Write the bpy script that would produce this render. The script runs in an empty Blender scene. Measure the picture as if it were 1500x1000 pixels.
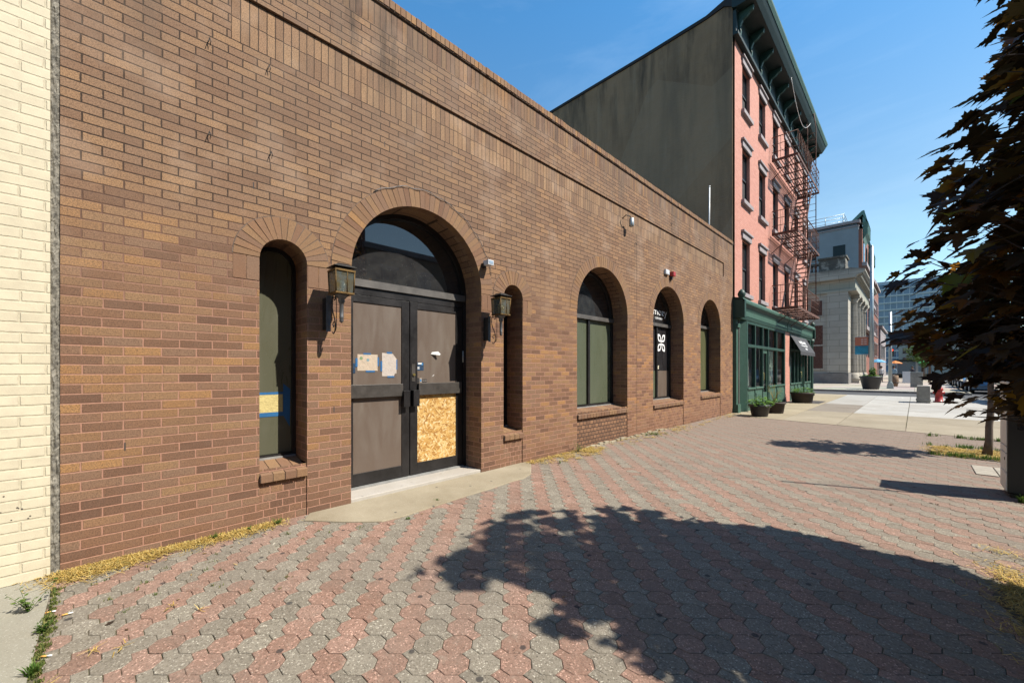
import bpy, bmesh, math, random
from math import sin, cos, pi, sqrt, radians, atan2, floor
from mathutils import Vector, Matrix, noise
random.seed(7)
S = bpy.context.scene
COL = S.collection

# ------------------------------------------------------------------ camera
cd = bpy.data.cameras.new("camera"); cam = bpy.data.objects.new("camera", cd); COL.objects.link(cam)
cam.location = (0, 0, 1.4)
cam.rotation_euler = (radians(90), 0, radians(45))
cd.sensor_width = 36; cd.lens = 590 / 1500 * 36
cd.shift_y = 41 / 1500
cd.clip_start = .05; cd.clip_end = 3000
S.camera = cam

# ------------------------------------------------------------------ sky and sun
SUN = Vector((1, .435, 1.256)).normalized()
w = bpy.data.worlds.new("World"); S.world = w; w.use_nodes = True
nt = w.node_tree; bg = nt.nodes['Background']
sky = nt.nodes.new('ShaderNodeTexSky'); sky.sky_type = 'NISHITA'; sky.sun_disc = False
sky.sun_elevation = math.asin(SUN.z); sky.sun_rotation = atan2(SUN.x, SUN.y)
sky.air_density = 1.0; sky.dust_density = .3; sky.ozone_density = 1.5; sky.altitude = 0
tc = nt.nodes.new('ShaderNodeTexCoord'); sx = nt.nodes.new('ShaderNodeSeparateXYZ'); nt.links.new(tc.outputs['Generated'], sx.inputs[0])
cr = nt.nodes.new('ShaderNodeValToRGB'); nt.links.new(sx.outputs[2], cr.inputs[0])   # the clear, deep blue of this day, by height above the horizon
e = cr.color_ramp.elements; e[0].position = 0; e[0].color = (.76, .86, .84, 1); e[1].position = .31; e[1].color = (.72, .82, .76, 1)
k_ = e.new(.66); k_.color = (.40, .84, 1., 1); k_ = e.new(1.); k_.color = (.30, .62, .85, 1)
mx = nt.nodes.new('ShaderNodeMix'); mx.data_type = 'RGBA'; mx.blend_type = 'MULTIPLY'; mx.inputs[0].default_value = 1
nt.links.new(sky.outputs[0], mx.inputs[6]); nt.links.new(cr.outputs[0], mx.inputs[7]); 
cm = nt.nodes.new('ShaderNodeMapping'); cm.inputs['Scale'].default_value = (1.2, 1.2, 6); cm.inputs['Rotation'].default_value = (.25, .1, .5); nt.links.new(tc.outputs['Generated'], cm.inputs[0])
cn_ = nt.nodes.new('ShaderNodeTexNoise'); cn_.inputs['Scale'].default_value = 2.2; cn_.inputs['Detail'].default_value = 6; cn_.inputs['Roughness'].default_value = .6; cn_.inputs['Distortion'].default_value = .5; nt.links.new(cm.outputs[0], cn_.inputs['Vector'])
cq = nt.nodes.new('ShaderNodeMapRange'); cq.inputs[1].default_value = .5; cq.inputs[2].default_value = .8; cq.inputs[4].default_value = .10; nt.links.new(cn_.outputs[0], cq.inputs[0])
mx2 = nt.nodes.new('ShaderNodeMix'); mx2.data_type = 'RGBA'; mx2.inputs[7].default_value = (4.2, 5.2, 6.2, 1)    # thin high cirrus
nt.links.new(cq.outputs[0], mx2.inputs[0]); nt.links.new(mx.outputs[2], mx2.inputs[6]); nt.links.new(mx2.outputs[2], bg.inputs[0]); bg.inputs[1].default_value = .124
ld = bpy.data.lights.new("sun", 'SUN'); lo = bpy.data.objects.new("sun", ld); COL.objects.link(lo)
ld.energy = 5.0; ld.angle = radians(.53); ld.color = (1, .93, .82)
lo.rotation_euler = SUN.to_track_quat('Z', 'Y').to_euler()
lo.location = (10, 4, 20)
S.view_settings.view_transform = 'Standard'; S.view_settings.look = 'None'
S.view_settings.exposure = 1.0; S.view_settings.gamma = 1
S.cycles.max_bounces = 6; S.cycles.transparent_max_bounces = 8

# ------------------------------------------------------------------ node helpers
class N:
    def __init__(s, name):
        s.m = bpy.data.materials.new(name); s.m.use_nodes = True
        s.t = s.m.node_tree; s.b = s.t.nodes['Principled BSDF']
    def n(s, typ, **k):
        o = s.t.nodes.new(typ)
        for a, v in k.items(): setattr(o, a, v)
        return o
    def put(s, sock, v):
        if v is None: return
        if hasattr(v, 'is_linked'): s.t.links.new(v, sock)
        else:
            if isinstance(v, (tuple, list)) and len(v) == 3 and sock.type == 'RGBA': v = (*v, 1)
            sock.default_value = v
    def math(s, op, a, b=None, c=None, clamp=False):
        o = s.n('ShaderNodeMath', operation=op); o.use_clamp = clamp
        s.put(o.inputs[0], a); s.put(o.inputs[1], b); s.put(o.inputs[2], c)
        return o.outputs[0]
    def mix(s, f, a, b, mode='MIX'):
        o = s.n('ShaderNodeMix', data_type='RGBA', blend_type=mode)
        s.put(o.inputs[0], f); s.put(o.inputs[6], a); s.put(o.inputs[7], b)
        return o.outputs[2]
    def ramp(s, f, stops, interp='LINEAR'):
        o = s.n('ShaderNodeValToRGB'); e = o.color_ramp.elements; o.color_ramp.interpolation = interp
        while len(e) < len(stops): e.new(.5)
        for i, (p, c) in enumerate(stops):
            e[i].position = p; e[i].color = (*c, 1) if len(c) == 3 else c
        s.put(o.inputs[0], f); return o.outputs[0]
    def rampv(s, f, a, b, va=0., vb=1.):
        o = s.n('ShaderNodeMapRange'); o.clamp = True
        s.put(o.inputs[0], f); o.inputs[1].default_value = a; o.inputs[2].default_value = b
        o.inputs[3].default_value = va; o.inputs[4].default_value = vb
        return o.outputs[0]
    def noise(s, scale, detail=3, rough=.55, vec=None, dist=0, col=False):
        o = s.n('ShaderNodeTexNoise'); o.inputs['Scale'].default_value = scale
        o.inputs['Detail'].default_value = detail; o.inputs['Roughness'].default_value = rough
        o.inputs['Distortion'].default_value = dist
        s.put(o.inputs['Vector'], vec if vec is not None else s.pos())
        return o.outputs[1 if col else 0]
    def voronoi(s, scale, vec=None, feat='F1', out=0, rnd=1, dim='3D'):
        o = s.n('ShaderNodeTexVoronoi', feature=feat); o.inputs['Scale'].default_value = scale
        o.inputs['Randomness'].default_value = rnd; o.voronoi_dimensions = dim
        s.put(o.inputs['Vector'], vec if vec is not None else s.pos()); return o.outputs[out]
    def pos(s):
        if not hasattr(s, '_p'): s._p = s.n('ShaderNodeNewGeometry')
        return s._p.outputs['Position']
    def normal(s):
        s.pos(); return s._p.outputs['True Normal']
    def obj(s):
        if not hasattr(s, '_o'): s._o = s.n('ShaderNodeTexCoord')
        return s._o.outputs['Object']
    def sep(s, v):
        o = s.n('ShaderNodeSeparateXYZ'); s.put(o.inputs[0], v); return o.outputs
    def comb(s, x, y, z=0.):
        o = s.n('ShaderNodeCombineXYZ'); s.put(o.inputs[0], x); s.put(o.inputs[1], y); s.put(o.inputs[2], z); return o.outputs[0]
    def attr(s, name, out=2):
        o = s.n('ShaderNodeAttribute', attribute_name=name); return o.outputs[out]
    def bump(s, h, strength=.5, dist=.01, nrm=None):
        o = s.n('ShaderNodeBump'); o.inputs['Strength'].default_value = strength
        o.inputs['Distance'].default_value = dist; s.put(o.inputs['Height'], h)
        if nrm is not None: s.put(o.inputs['Normal'], nrm)
        return o.outputs[0]
    def out(s, color=None, rough=None, bump=None, metal=None, spec=None, coat=None, **k):
        color = s.mix(1., color, (.85, .85, .85), 'MULTIPLY')     # paints and stones as measured under this exposure
        s.put(s.b.inputs['Base Color'], color); s.put(s.b.inputs['Roughness'], rough)
        s.put(s.b.inputs['Normal'], bump); s.put(s.b.inputs['Metallic'], metal)
        s.put(s.b.inputs['Specular IOR Level'], spec); s.put(s.b.inputs['Coat Weight'], coat)
        for a, v in k.items(): s.put(s.b.inputs[a.replace('_', ' ')], v)
        return s.m

def simple(name, c, rough=.6, metal=0., var=.15, scale=6, bump=0., spec=.5, coat=0.):
    q = N(name); n = q.noise(scale, 4, .6)
    n2 = q.noise(scale * 9, 2, .6)
    f = q.math('ADD', q.math('MULTIPLY', n, .7), q.math('MULTIPLY', n2, .3))
    a = tuple(x * (1 - var) for x in c); b = tuple(min(1, x * (1 + var)) for x in c)
    colr = q.mix(q.rampv(f, .35, .65), a, b)
    r = q.rampv(f, .3, .7, max(0, rough - .08), min(1, rough + .08))
    return q.out(colr, r, q.bump(q.noise(scale * 12, 3), bump, .004) if bump else None, metal, spec, coat)

BROWNS = [(0, (0.12, 0.07, 0.05)), (0.14, (0.165, 0.098, 0.066)), (0.28, (0.195, 0.115, 0.074)), (0.42, (0.2, 0.135, 0.098)), (0.54, (0.235, 0.145, 0.088)), (0.66, (0.255, 0.17, 0.098)), (0.78, (0.2, 0.125, 0.075)), (0.9, (0.28, 0.165, 0.078)), (1, (0.32, 0.195, 0.09))]

def brick(name, w=.2135, h=.0683, joint=.0094, u0=-.134, v0=0., half=.5, swap=False, ramp=BROWNS,
          mort=((.31, .185, .145), (.034, .024, .018)), mz=(1.5, 3.1), bumps=.6, rough=.85, dirt=True, specks=.7, lowrows=True):
    q = N(name)
    p = q.sep(q.pos()); nn = q.sep(q.normal())
    isx = q.math('GREATER_THAN', q.math('ABSOLUTE', nn[0]), .6)
    hor = q.math('ADD', q.math('MULTIPLY', p[1], isx), q.math('MULTIPLY', p[0], q.math('SUBTRACT', 1., isx)))
    ver = p[2]
    # slight unevenness of the laying
    wob = q.math('MULTIPLY', q.math('SUBTRACT', q.noise(3.5, 2), .5), .006)
    U, V = (ver, hor) if swap else (hor, ver)
    u = q.math('ADD', q.math('SUBTRACT', U, u0), wob); v = q.math('ADD', q.math('SUBTRACT', V, v0), wob)
    vr = q.math('DIVIDE', v, h); row = q.math('FLOOR', vr)
    par = q.math('MODULO', q.math('ADD', row, 400.), 2.)
    rj = q.n('ShaderNodeTexWhiteNoise', noise_dimensions='1D'); q.put(rj.inputs['W'], row)
    uu = q.math('ADD', q.math('DIVIDE', u, w), q.math('MULTIPLY', par, half))
    uu = q.math('ADD', uu, q.math('MULTIPLY', rj.outputs[0], .05))
    colm = q.math('FLOOR', uu)
    fu = q.math('SUBTRACT', uu, colm); fv = q.math('SUBTRACT', vr, row)
    du = q.math('MULTIPLY', q.math('MINIMUM', fu, q.math('SUBTRACT', 1., fu)), w)
    dv = q.math('MULTIPLY', q.math('MINIMUM', fv, q.math('SUBTRACT', 1., fv)), h)
    d = q.math('MINIMUM', du, dv)
    d = q.math('ADD', d, q.math('MULTIPLY', q.math('SUBTRACT', q.noise(55, 4, .7), .5), .007))
    m = q.rampv(d, joint * .5 - .0015, joint * .5 + .0012)       # 0 in the joint, 1 on the brick
    wn = q.n('ShaderNodeTexWhiteNoise', noise_dimensions='2D'); q.put(wn.inputs['Vector'], q.comb(colm, row))
    r = wn.outputs[0]; rc = wn.outputs[1]
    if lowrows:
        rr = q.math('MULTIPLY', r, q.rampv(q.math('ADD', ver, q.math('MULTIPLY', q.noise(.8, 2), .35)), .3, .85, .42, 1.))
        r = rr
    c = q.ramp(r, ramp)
    if dirt and not swap:
        up_ = q.ramp(wn.outputs[0], [(0, (.185, .122, .084)), (.3, (.222, .150, .104)), (.7, (.25, .172, .118)), (1, (.285, .195, .125))])
        zf = q.rampv(q.math('ADD', ver, q.math('MULTIPLY', q.math('SUBTRACT', q.noise(.7, 2), .5), 1.2)), 1.9, 3.0, 0, .8)
        c = q.mix(zf, c, up_)
        c = q.mix(q.rampv(hor, 2.5, 8., 0, .8), c, q.mix(1., c, (1.14, 1.04, .93), 'MULTIPLY'))
    grain = q.noise(125, 4, .75); sp = q.rampv(grain, .40, .56)
    c = q.mix(q.math('MULTIPLY', q.math('SUBTRACT', 1., sp), specks), c, (.06, .038, .027))
    light = q.rampv(q.noise(240, 2, .7), .60, .74)
    c = q.mix(q.math('MULTIPLY', light, .35), c, (.55, .43, .33))
    cl = q.noise(11, 4, .6); c = q.mix(q.rampv(cl, .35, .7, 0, .35), c, q.mix(.5, c, (.16, .12, .10)))
    mcol = q.mix(q.rampv(q.math('ADD', ver, q.math('MULTIPLY', q.math('SUBTRACT', q.noise(.9, 3), .5), 1.3)), mz[0], mz[1]), mort[0], mort[1])
    mcol = q.mix(q.rampv(q.noise(35, 3), .4, .65, 0, .4), mcol, q.mix(.5, mcol, (.10, .07, .055)))
    c = q.mix(m, mcol, c)
    if dirt:
        # grey weathering under the parapet, drifting down in streaks
        sv = q.n('ShaderNodeMapping'); sv.inputs['Scale'].default_value = (1, 1, .16); q.put(sv.inputs['Vector'], q.pos())
        st = q.noise(2.6, 5, .65, sv.outputs[0])
        f = q.math('MULTIPLY', q.rampv(ver, 2.6, 5.3), q.rampv(st, .42, .68))
        c = q.mix(q.math('MULTIPLY', f, .6), c, (.12, .10, .085))
        bs = q.math('MULTIPLY', q.rampv(q.noise(1.9, 6, .75, sv.outputs[0]), .55, .68), q.rampv(ver, 3.9, 4.9))
        c = q.mix(q.math('MULTIPLY', bs, .75), c, (.035, .028, .024))
        ef = q.math('MULTIPLY', q.rampv(q.noise(1.7, 4, .6), .52, .7), q.rampv(ver, 1.6, 3.2))
        c = q.mix(q.math('MULTIPLY', ef, .22), c, (.42, .36, .32))
    hgt = q.math('ADD', q.math('MULTIPLY', m, 1.), q.math('MULTIPLY', grain, .14))
    hgt = q.math('ADD', hgt, q.math('MULTIPLY', q.sep(rc)[1], .16))
    if dirt: c = q.mix(1., c, (1.10, .975, .85), 'MULTIPLY')
    return q.out(c, rough, q.bump(hgt, bumps, .007), spec=.25)

def brick_solid(name, ramp=BROWNS, bias=0.):
    q = N(name); r = q.attr('rnd')
    c = q.ramp(q.math('ADD', r, bias, clamp=True), ramp)
    grain = q.noise(170, 3, .7)
    c = q.mix(q.math('MULTIPLY', q.math('SUBTRACT', 1., q.rampv(grain, .40, .62)), .5), c, (.09, .055, .04))
    c = q.mix(q.math('MULTIPLY', q.rampv(q.noise(240, 2, .7), .6, .74), .35), c, (.55, .43, .33))
    c = q.mix(q.rampv(q.noise(7, 4), .4, .7, 0, .4), c, q.mix(.5, c, (.14, .11, .09))); c = q.mix(1., c, (1.08, .965, .85), 'MULTIPLY')
    return q.out(c, .85, q.bump(q.math('ADD', grain, q.noise(40, 2)), .35, .004), spec=.25)

M = {}
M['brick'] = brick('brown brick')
M['soldier'] = brick('brown brick set upright', w=.215, h=.0677, joint=.0075, u0=4.24 - .215 * 20, v0=0, half=0, swap=True, lowrows=False,
                     ramp=[(0, (.19, .125, .085)), (.3, (.25, .165, .105)), (.6, (.31, .21, .13)), (.85, (.35, .245, .155)), (1, (.26, .165, .11))])
M['soldier_top'] = brick('brown brick set upright under coping', w=.258, h=.0677, joint=.0085, u0=5.14 - .258 * 20, v0=0, half=0, swap=True, lowrows=False)
M['header'] = brick('brown brick heads', w=.1067, h=.0683, joint=.014, half=.5, mort=((.05, .035, .03), (.05, .035, .03)), bumps=1.,
                    ramp=[(0, (.14, .085, .058)), (.4, (.21, .13, .088)), (.7, (.27, .17, .11)), (1, (.31, .20, .13))])
M['header_plain'] = brick('brown brick heads under the sills', w=.1067, h=.0683, joint=.0095, half=.5)
M['cut'] = brick_solid('cut brown brick')
M['mortar'] = simple('mortar', (.12, .085, .065), .95, var=.4, scale=20, bump=.6)
M['render_joint'] = simple('crumbling mortar', (.19, .175, .145), .95, var=.7, scale=30, bump=1.)
cream = [(0, (.56, .50, .365)), (1, (.60, .535, .395))]
q = None
def cream_mat():
    q = brick('cream painted brick', joint=.011, ramp=cream, mort=((.54, .48, .345), (.50, .445, .32)), mz=(0, 6), bumps=.7, rough=.5, dirt=False, specks=.05, lowrows=False, u0=-.30)
    return q
M['cream'] = cream_mat()

def paver_mat():
    q = N('concrete paver'); r = q.attr('rnd'); k = q.attr('kind')
    red = q.ramp(r, [(0, (.215, .125, .090)), (.5, (.255, .150, .110)), (1, (.285, .175, .132))])
    gry = q.ramp(r, [(0, (.178, .155, .120)), (.5, (.208, .184, .143)), (1, (.238, .212, .166))])
    c = q.mix(k, gry, red)
    g = q.noise(110, 4, .8)
    c = q.mix(q.math('MULTIPLY', q.rampv(g, .58, .66), .55), c, (.46, .40, .32))
    c = q.mix(q.math('MULTIPLY', q.rampv(q.noise(140, 3, .8), .42, .34), .8), c, (.045, .038, .032))
    cc_ = q.sep(q.voronoi(150, out=1)); c = q.mix(1., c, q.ramp(cc_[0], [(0, (.45, .43, .42)), (.10, (.80, .79, .78)), (.4, (1., 1., 1.)), (.90, (1.06, 1.06, 1.06)), (.95, (1.7, 1.75, 1.8)), (1, (2.2, 2.3, 2.4))]), 'MULTIPLY')
    c2_ = q.sep(q.voronoi(48, out=1)); c = q.mix(1., c, q.ramp(c2_[1], [(0, (.90, .90, .89)), (.3, (.98, .98, .98)), (.8, (1.02, 1.02, 1.02)), (1, (1.10, 1.10, 1.11))]), 'MULTIPLY')
    c = q.mix(q.rampv(q.noise(1.1, 5, .65), .4, .68, 0, .5), c, (.16, .135, .11))
    c = q.mix(q.rampv(q.noise(.6, 5, .7), .58, .75, 0, .4), c, (.10, .085, .07))
    c = q.mix(q.rampv(q.noise(9, 5, .7), .58, .75, 0, .35), c, (.33, .30, .24))
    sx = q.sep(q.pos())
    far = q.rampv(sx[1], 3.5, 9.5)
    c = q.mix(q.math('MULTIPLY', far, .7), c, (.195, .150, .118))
    vp = q.voronoi(2.4, dim='2D'); gum = q.rampv(q.math('ADD', vp, q.math('MULTIPLY', q.noise(14, 2), .03)), .062, .048)
    vc = q.voronoi(2.4, out=1, dim='2D'); sel = q.math('GREATER_THAN', q.sep(vc)[0], .45)
    c = q.mix(q.math('MULTIPLY', gum, q.math('MULTIPLY', sel, .8)), c, (.03, .028, .028))
    h = q.math('ADD', g, q.math('MULTIPLY', q.noise(20, 3), .5))
    return q.out(c, .88, q.bump(h, .7, .005), spec=.3)
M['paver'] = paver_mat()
def joint_mat():
    q = N('joint soil')
    c = q.mix(q.rampv(q.noise(5, 4), .42, .6), (.10, .080, .055), (.075, .082, .036))
    c = q.mix(q.rampv(q.noise(60, 3), .5, .7), c, (.14, .12, .08))
    return q.out(c, 1., q.bump(q.noise(120, 3), .8, .006), spec=.1)
M['joint'] = joint_mat()
def concrete(name, c, var=.25, cracks=True, gum=.5, attr=False):
    q = N(name)
    b = c
    if attr: b = q.attr('tint', 0)
    n = q.noise(1.3, 5, .6); n2 = q.noise(90, 3, .7)
    c1 = q.mix(q.rampv(n, .35, .7, 0, var * 2), b, q.mix(1., b, (.62, .58, .52), 'MULTIPLY'))
    c1 = q.mix(q.rampv(n2, .55, .68, 0, .35), c1, q.mix(1., b, (.45, .43, .4), 'MULTIPLY'))
    c1 = q.mix(q.rampv(q.noise(140, 2, .7), .6, .7, 0, .4), c1, (.62, .60, .54))
    if gum:
        vp = q.voronoi(2.9, dim='2D'); sel = q.math('GREATER_THAN', q.sep(q.voronoi(2.9, out=1, dim='2D'))[1], .45)
        c1 = q.mix(q.math('MULTIPLY', q.rampv(vp, .05, .03), q.math('MULTIPLY', sel, gum)), c1, (.05, .05, .05))
    return q.out(c1, .9, q.bump(q.math('ADD', n2, q.noise(8, 3)), .35, .004), spec=.25)
M['slab'] = concrete('sidewalk concrete', (.4, .36, .29), attr=True)
M['conc_left'] = concrete('grey concrete', (.27, .255, .205), gum=.9)
M['apron'] = concrete('worn concrete apron', (.32, .275, .195), var=.45, gum=.8)
M['step'] = concrete('pale concrete threshold', (.40, .37, .33), var=.35, gum=.3)
M['asphalt'] = simple('asphalt', (.055, .055, .057), .9, var=.25, scale=3, bump=.5)
M['kerb'] = simple('kerb stone', (.26, .25, .22), .85, var=.25, scale=4, bump=.3)
M['bronze'] = simple('dark bronze aluminium', (.022, .02, .02), .38, .3, .3, 4, .05)
M['bronze_pale'] = simple('weathered bronze trim', (.10, .092, .085), .5, .2, .2, 8, .1)  # paler bronze tone of the transom bars
M['grey_trim'] = simple('grey aluminium sill', (.30, .30, .29), .5, .3, .2, 8)

def panel_mat(name, c, dust=(.25, .21, .18), amt=.35, rough=.35, coat=.15):
    q = N(name)
    mp = q.n('ShaderNodeMapping'); mp.inputs['Scale'].default_value = (1, 1, .22); q.put(mp.inputs['Vector'], q.pos())
    n = q.noise(6, 5, .6, mp.outputs[0], .6); n2 = q.noise(1.6, 3)
    f = q.math('MULTIPLY', q.rampv(n, .42, .7), q.rampv(n2, .3, .7))
    cc = q.mix(q.math('MULTIPLY', f, amt), c, dust)
    cc = q.mix(q.rampv(q.noise(110, 2, .8), .70, .76, 0, .5), cc, (.5, .48, .44))
    return q.out(cc, q.rampv(n, .3, .7, rough - .1, rough + .15), q.bump(q.noise(1.8, 3, .5, mp.outputs[0]), .12, .05), coat=coat, spec=.4)
M['brown_film'] = panel_mat('brown covered glass', (.115, .085, .066), (.165, .14, .115), .6, .45, .1)
M['green_film'] = panel_mat('grey green film behind glass', (.088, .088, .058), (.115, .112, .08), .5, .3, .25)
M['green_film2'] = panel_mat('green film behind glass', (.085, .098, .063), (.11, .12, .085), .4, .3, .2)
M['olive_film'] = panel_mat('olive film behind glass', (.09, .095, .045), (.12, .12, .06), .4, .35, .2)
M['black_film'] = panel_mat('black film behind glass', (.016, .015, .017), (.04, .04, .04), .4, .3, .2)
def dark_glass(name, c=(.012, .013, .016), dust=.06, rough=.03, spec=.8):
    q = N(name)
    n = q.noise(7, 5, .7); sp = q.rampv(q.noise(75, 2, .8), .68, .75)
    cc = q.mix(q.rampv(n, .4, .75, 0, .5), c, (dust, dust, dust * .95))
    cc = q.mix(q.math('MULTIPLY', sp, .35), cc, (.4, .4, .38))
    return q.out(cc, rough, spec=spec, Coat_Roughness=.02)
M['glass'] = dark_glass('dark window glass')
M['transom_glass'] = dark_glass('dusty dark glass', (.018, .018, .02), .055, .02, 1.)
M['lantern_glass'] = None

def osb():
    q = N('oriented strand board')
    p = q.sep(q.pos()); base = q.comb(p[1], p[2], 0.)
    cols = None; last = None
    for i, (ang, sc) in enumerate(((20, 15), (-40, 18), (75, 13), (5, 22))):
        mp = q.n('ShaderNodeMapping'); mp.inputs['Rotation'].default_value = (0, 0, radians(ang))
        mp.inputs['Scale'].default_value = (1, 2.4, 1); q.put(mp.inputs['Vector'], base)
        vec = q.n('ShaderNodeVectorMath', operation='ADD')
        q.put(vec.inputs[0], mp.outputs[0]); q.put(vec.inputs[1], (i * 7.3, i * 3.1, 0))
        v = q.sep(q.voronoi(sc * .62, vec.outputs[0], out=1))
        c = q.ramp(v[0], [(0, (.26, .115, .02)), (.35, (.48, .25, .05)), (.7, (.62, .37, .11)), (1, (.70, .52, .25))])
        if last is None: last = c
        else: last = q.mix(q.math('GREATER_THAN', v[1], .5), last, c)
    last = q.mix(q.rampv(q.noise(70, 3), .5, .7, 0, .25), last, (.35, .16, .03))
    return q.out(last, .75, q.bump(q.noise(40, 3), .3, .004))
M['osb'] = osb()

# ------------------------------------------------------------------ mesh builder
def wloc(o):
    v = Vector((0, 0, 0))
    while o is not None: v = v + Vector(o.location); o = o.parent
    return v
class MB:
    def __init__(s): s.v = []; s.f = []; s.mi = []; s.rn = []; s.sm = []; s.cur = 0; s.r = .5; s.smooth = False; s.kd = []; s.k = 0.; s.tn = []; s.t = (1, 1, 1)
    def face(s, pts):
        i = len(s.v); s.v += [tuple(p) for p in pts]; s.add(list(range(i, i + len(pts))))
    def add(s, idx):
        s.f.append(idx); s.mi.append(s.cur); s.rn.append(s.r); s.sm.append(s.smooth); s.kd.append(s.k); s.tn.append(s.t)
    def box(s, x0, x1, y0, y1, z0, z1, rot=None, org=None):
        if x0 > x1: x0, x1 = x1, x0
        if y0 > y1: y0, y1 = y1, y0
        if z0 > z1: z0, z1 = z1, z0
        P = [(x0, y0, z0), (x1, y0, z0), (x1, y1, z0), (x0, y1, z0), (x0, y0, z1), (x1, y0, z1), (x1, y1, z1), (x0, y1, z1)]
        if rot is not None:
            o = Vector(org) if org else Vector(((x0 + x1) / 2, (y0 + y1) / 2, (z0 + z1) / 2))
            P = [tuple(rot @ (Vector(p) - o) + o) for p in P]
        i = len(s.v); s.v += P
        for f in ((0, 3, 2, 1), (4, 5, 6, 7), (0, 1, 5, 4), (1, 2, 6, 5), (2, 3, 7, 6), (3, 0, 4, 7)): s.add([i + a for a in f])
        return s
    def prism(s, poly, axis, a, b):
        """poly in the plane normal to axis, from a to b"""
        def mk(p, c): return {'x': (c, p[0], p[1]), 'y': (p[0], c, p[1]), 'z': (p[0], p[1], c)}[axis]
        n = len(poly); i = len(s.v); s.v += [mk(p, a) for p in poly] + [mk(p, b) for p in poly]
        s.add([i + k for k in range(n)][::-1]); s.add([i + n + k for k in range(n)])
        for k in range(n): s.add([i + k, i + (k + 1) % n, i + n + (k + 1) % n, i + n + k])
        return s
    def tube(s, pts, r, n=8, cap=True):
        pts = [Vector(p) for p in pts]; R = r if isinstance(r, (list, tuple)) else [r] * len(pts)
        rings = []; up = Vector((0, 0, 1)); prev = None; sm = s.smooth; s.smooth = True
        for i, p in enumerate(pts):
            d = (pts[min(i + 1, len(pts) - 1)] - pts[max(i - 1, 0)])
            if d.length < 1e-9: d = Vector((0, 0, 1))
            d.normalize()
            if prev is None: a = d.cross(up if abs(d.z) < .95 else Vector((1, 0, 0))).normalized()
            else:
                a = prev - d * prev.dot(d)
                a = a.normalized() if a.length > 1e-6 else d.orthogonal().normalized()
            prev = a; b = d.cross(a)
            k = len(s.v); s.v += [tuple(p + (a * cos(2 * pi * j / n) + b * sin(2 * pi * j / n)) * R[i]) for j in range(n)]
            rings.append(k)
        for x, y in zip(rings, rings[1:]):
            for j in range(n): s.add([x + j, x + (j + 1) % n, y + (j + 1) % n, y + j])
        s.smooth = sm
        if cap: s.add([rings[0] + j for j in range(n)][::-1]); s.add([rings[-1] + j for j in range(n)])
        return s
    def lathe(s, prof, c, n=20, smooth=True, start=0.):
        sm = s.smooth; s.smooth = smooth; rings = []
        for r, z in prof:
            k = len(s.v); s.v += [(c[0] + r * cos(2 * pi * (j + start) / n), c[1] + r * sin(2 * pi * (j + start) / n), c[2] + z) for j in range(n)]; rings.append(k)
        for x, y in zip(rings, rings[1:]):
            for j in range(n): s.add([x + j, x + (j + 1) % n, y + (j + 1) % n, y + j])
        s.smooth = sm
        s.add([rings[0] + j for j in range(n)][::-1]); s.add([rings[-1] + j for j in range(n)]); return s
    def build(s, name, mats, parent=None, label=None, bevel=0., weld=False):
        o3 = wloc(parent) if parent else Vector((0, 0, 0))
        me = bpy.data.meshes.new(name)
        me.from_pydata([tuple(Vector(v) - o3) for v in s.v], [], s.f)
        if not isinstance(mats, (list, tuple)): mats = [mats]
        for m in mats: me.materials.append(M[m] if isinstance(m, str) else m)
        me.polygons.foreach_set('material_index', s.mi); me.polygons.foreach_set('use_smooth', s.sm)
        a = me.attributes.new('rnd', 'FLOAT', 'FACE'); a.data.foreach_set('value', s.rn)
        if any(s.kd): a = me.attributes.new('kind', 'FLOAT', 'FACE'); a.data.foreach_set('value', s.kd)
        if any(t != (1, 1, 1) for t in s.tn):
            a = me.attributes.new('tint', 'FLOAT_COLOR', 'FACE'); a.data.foreach_set('color', [c for t in s.tn for c in (*t, 1.)])
        me.update()
        o = bpy.data.objects.new(name, me); COL.objects.link(o)
        if parent: o.parent = parent
        if label: o['label'] = label
        if bevel:
            b = o.modifiers.new('b', 'BEVEL'); b.width = bevel; b.segments = 2; b.limit_method = 'ANGLE'; b.angle_limit = radians(40)
        return o
def thing(name, label, cat, loc=(0, 0, 0), group=None, kind=None):
    o = bpy.data.objects.new(name, None); o.empty_display_size = .2; COL.objects.link(o); o.location = loc
    return tag(o, label, cat, group, kind)
def tag(o, label, cat, group=None, kind=None):
    if label: o['label'] = label
    if cat: o['category'] = cat
    if group: o['group'] = group
    if kind: o['kind'] = kind
    return o
def struct(o, label=None): o['kind'] = 'structure'; o['label'] = label or o.name.replace('_', ' '); o['category'] = o.name.split('.')[0].replace('_', ' '); return o
def dup(root, loc, label=None):
    r = root.copy(); COL.objects.link(r); r.location = loc
    if label: r['label'] = label
    def rec(a, b):
        for c in a.children:
            d = c.copy(); COL.objects.link(d); d.parent = b; rec(c, d)
    rec(root, r); return r
def text_mesh(txt, size, parent, name, mat, origin, ux, uy, thick=.001, align='CENTER', sx=1., bold=0.):
    """real lettering as a mesh: origin in world, ux/uy unit directions of the text plane"""
    cu = bpy.data.curves.new('t', 'FONT'); cu.body = txt; cu.size = size; cu.align_x = align; cu.extrude = thick; cu.offset = bold
    to = bpy.data.objects.new('t', cu); COL.objects.link(to)
    me = bpy.data.meshes.new_from_object(to); bpy.data.objects.remove(to)
    ux = Vector(ux).normalized(); uy = Vector(uy).normalized(); uz = ux.cross(uy)
    mt = Matrix((ux * sx, uy, uz)).transposed().to_4x4(); mt.translation = Vector(origin) - (wloc(parent) if parent else Vector())
    me.transform(mt); me.materials.clear(); me.materials.append(M[mat]); me.name = name
    o = bpy.data.objects.new(name, me); COL.objects.link(o)
    if parent: o.parent = parent
    return o

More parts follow.
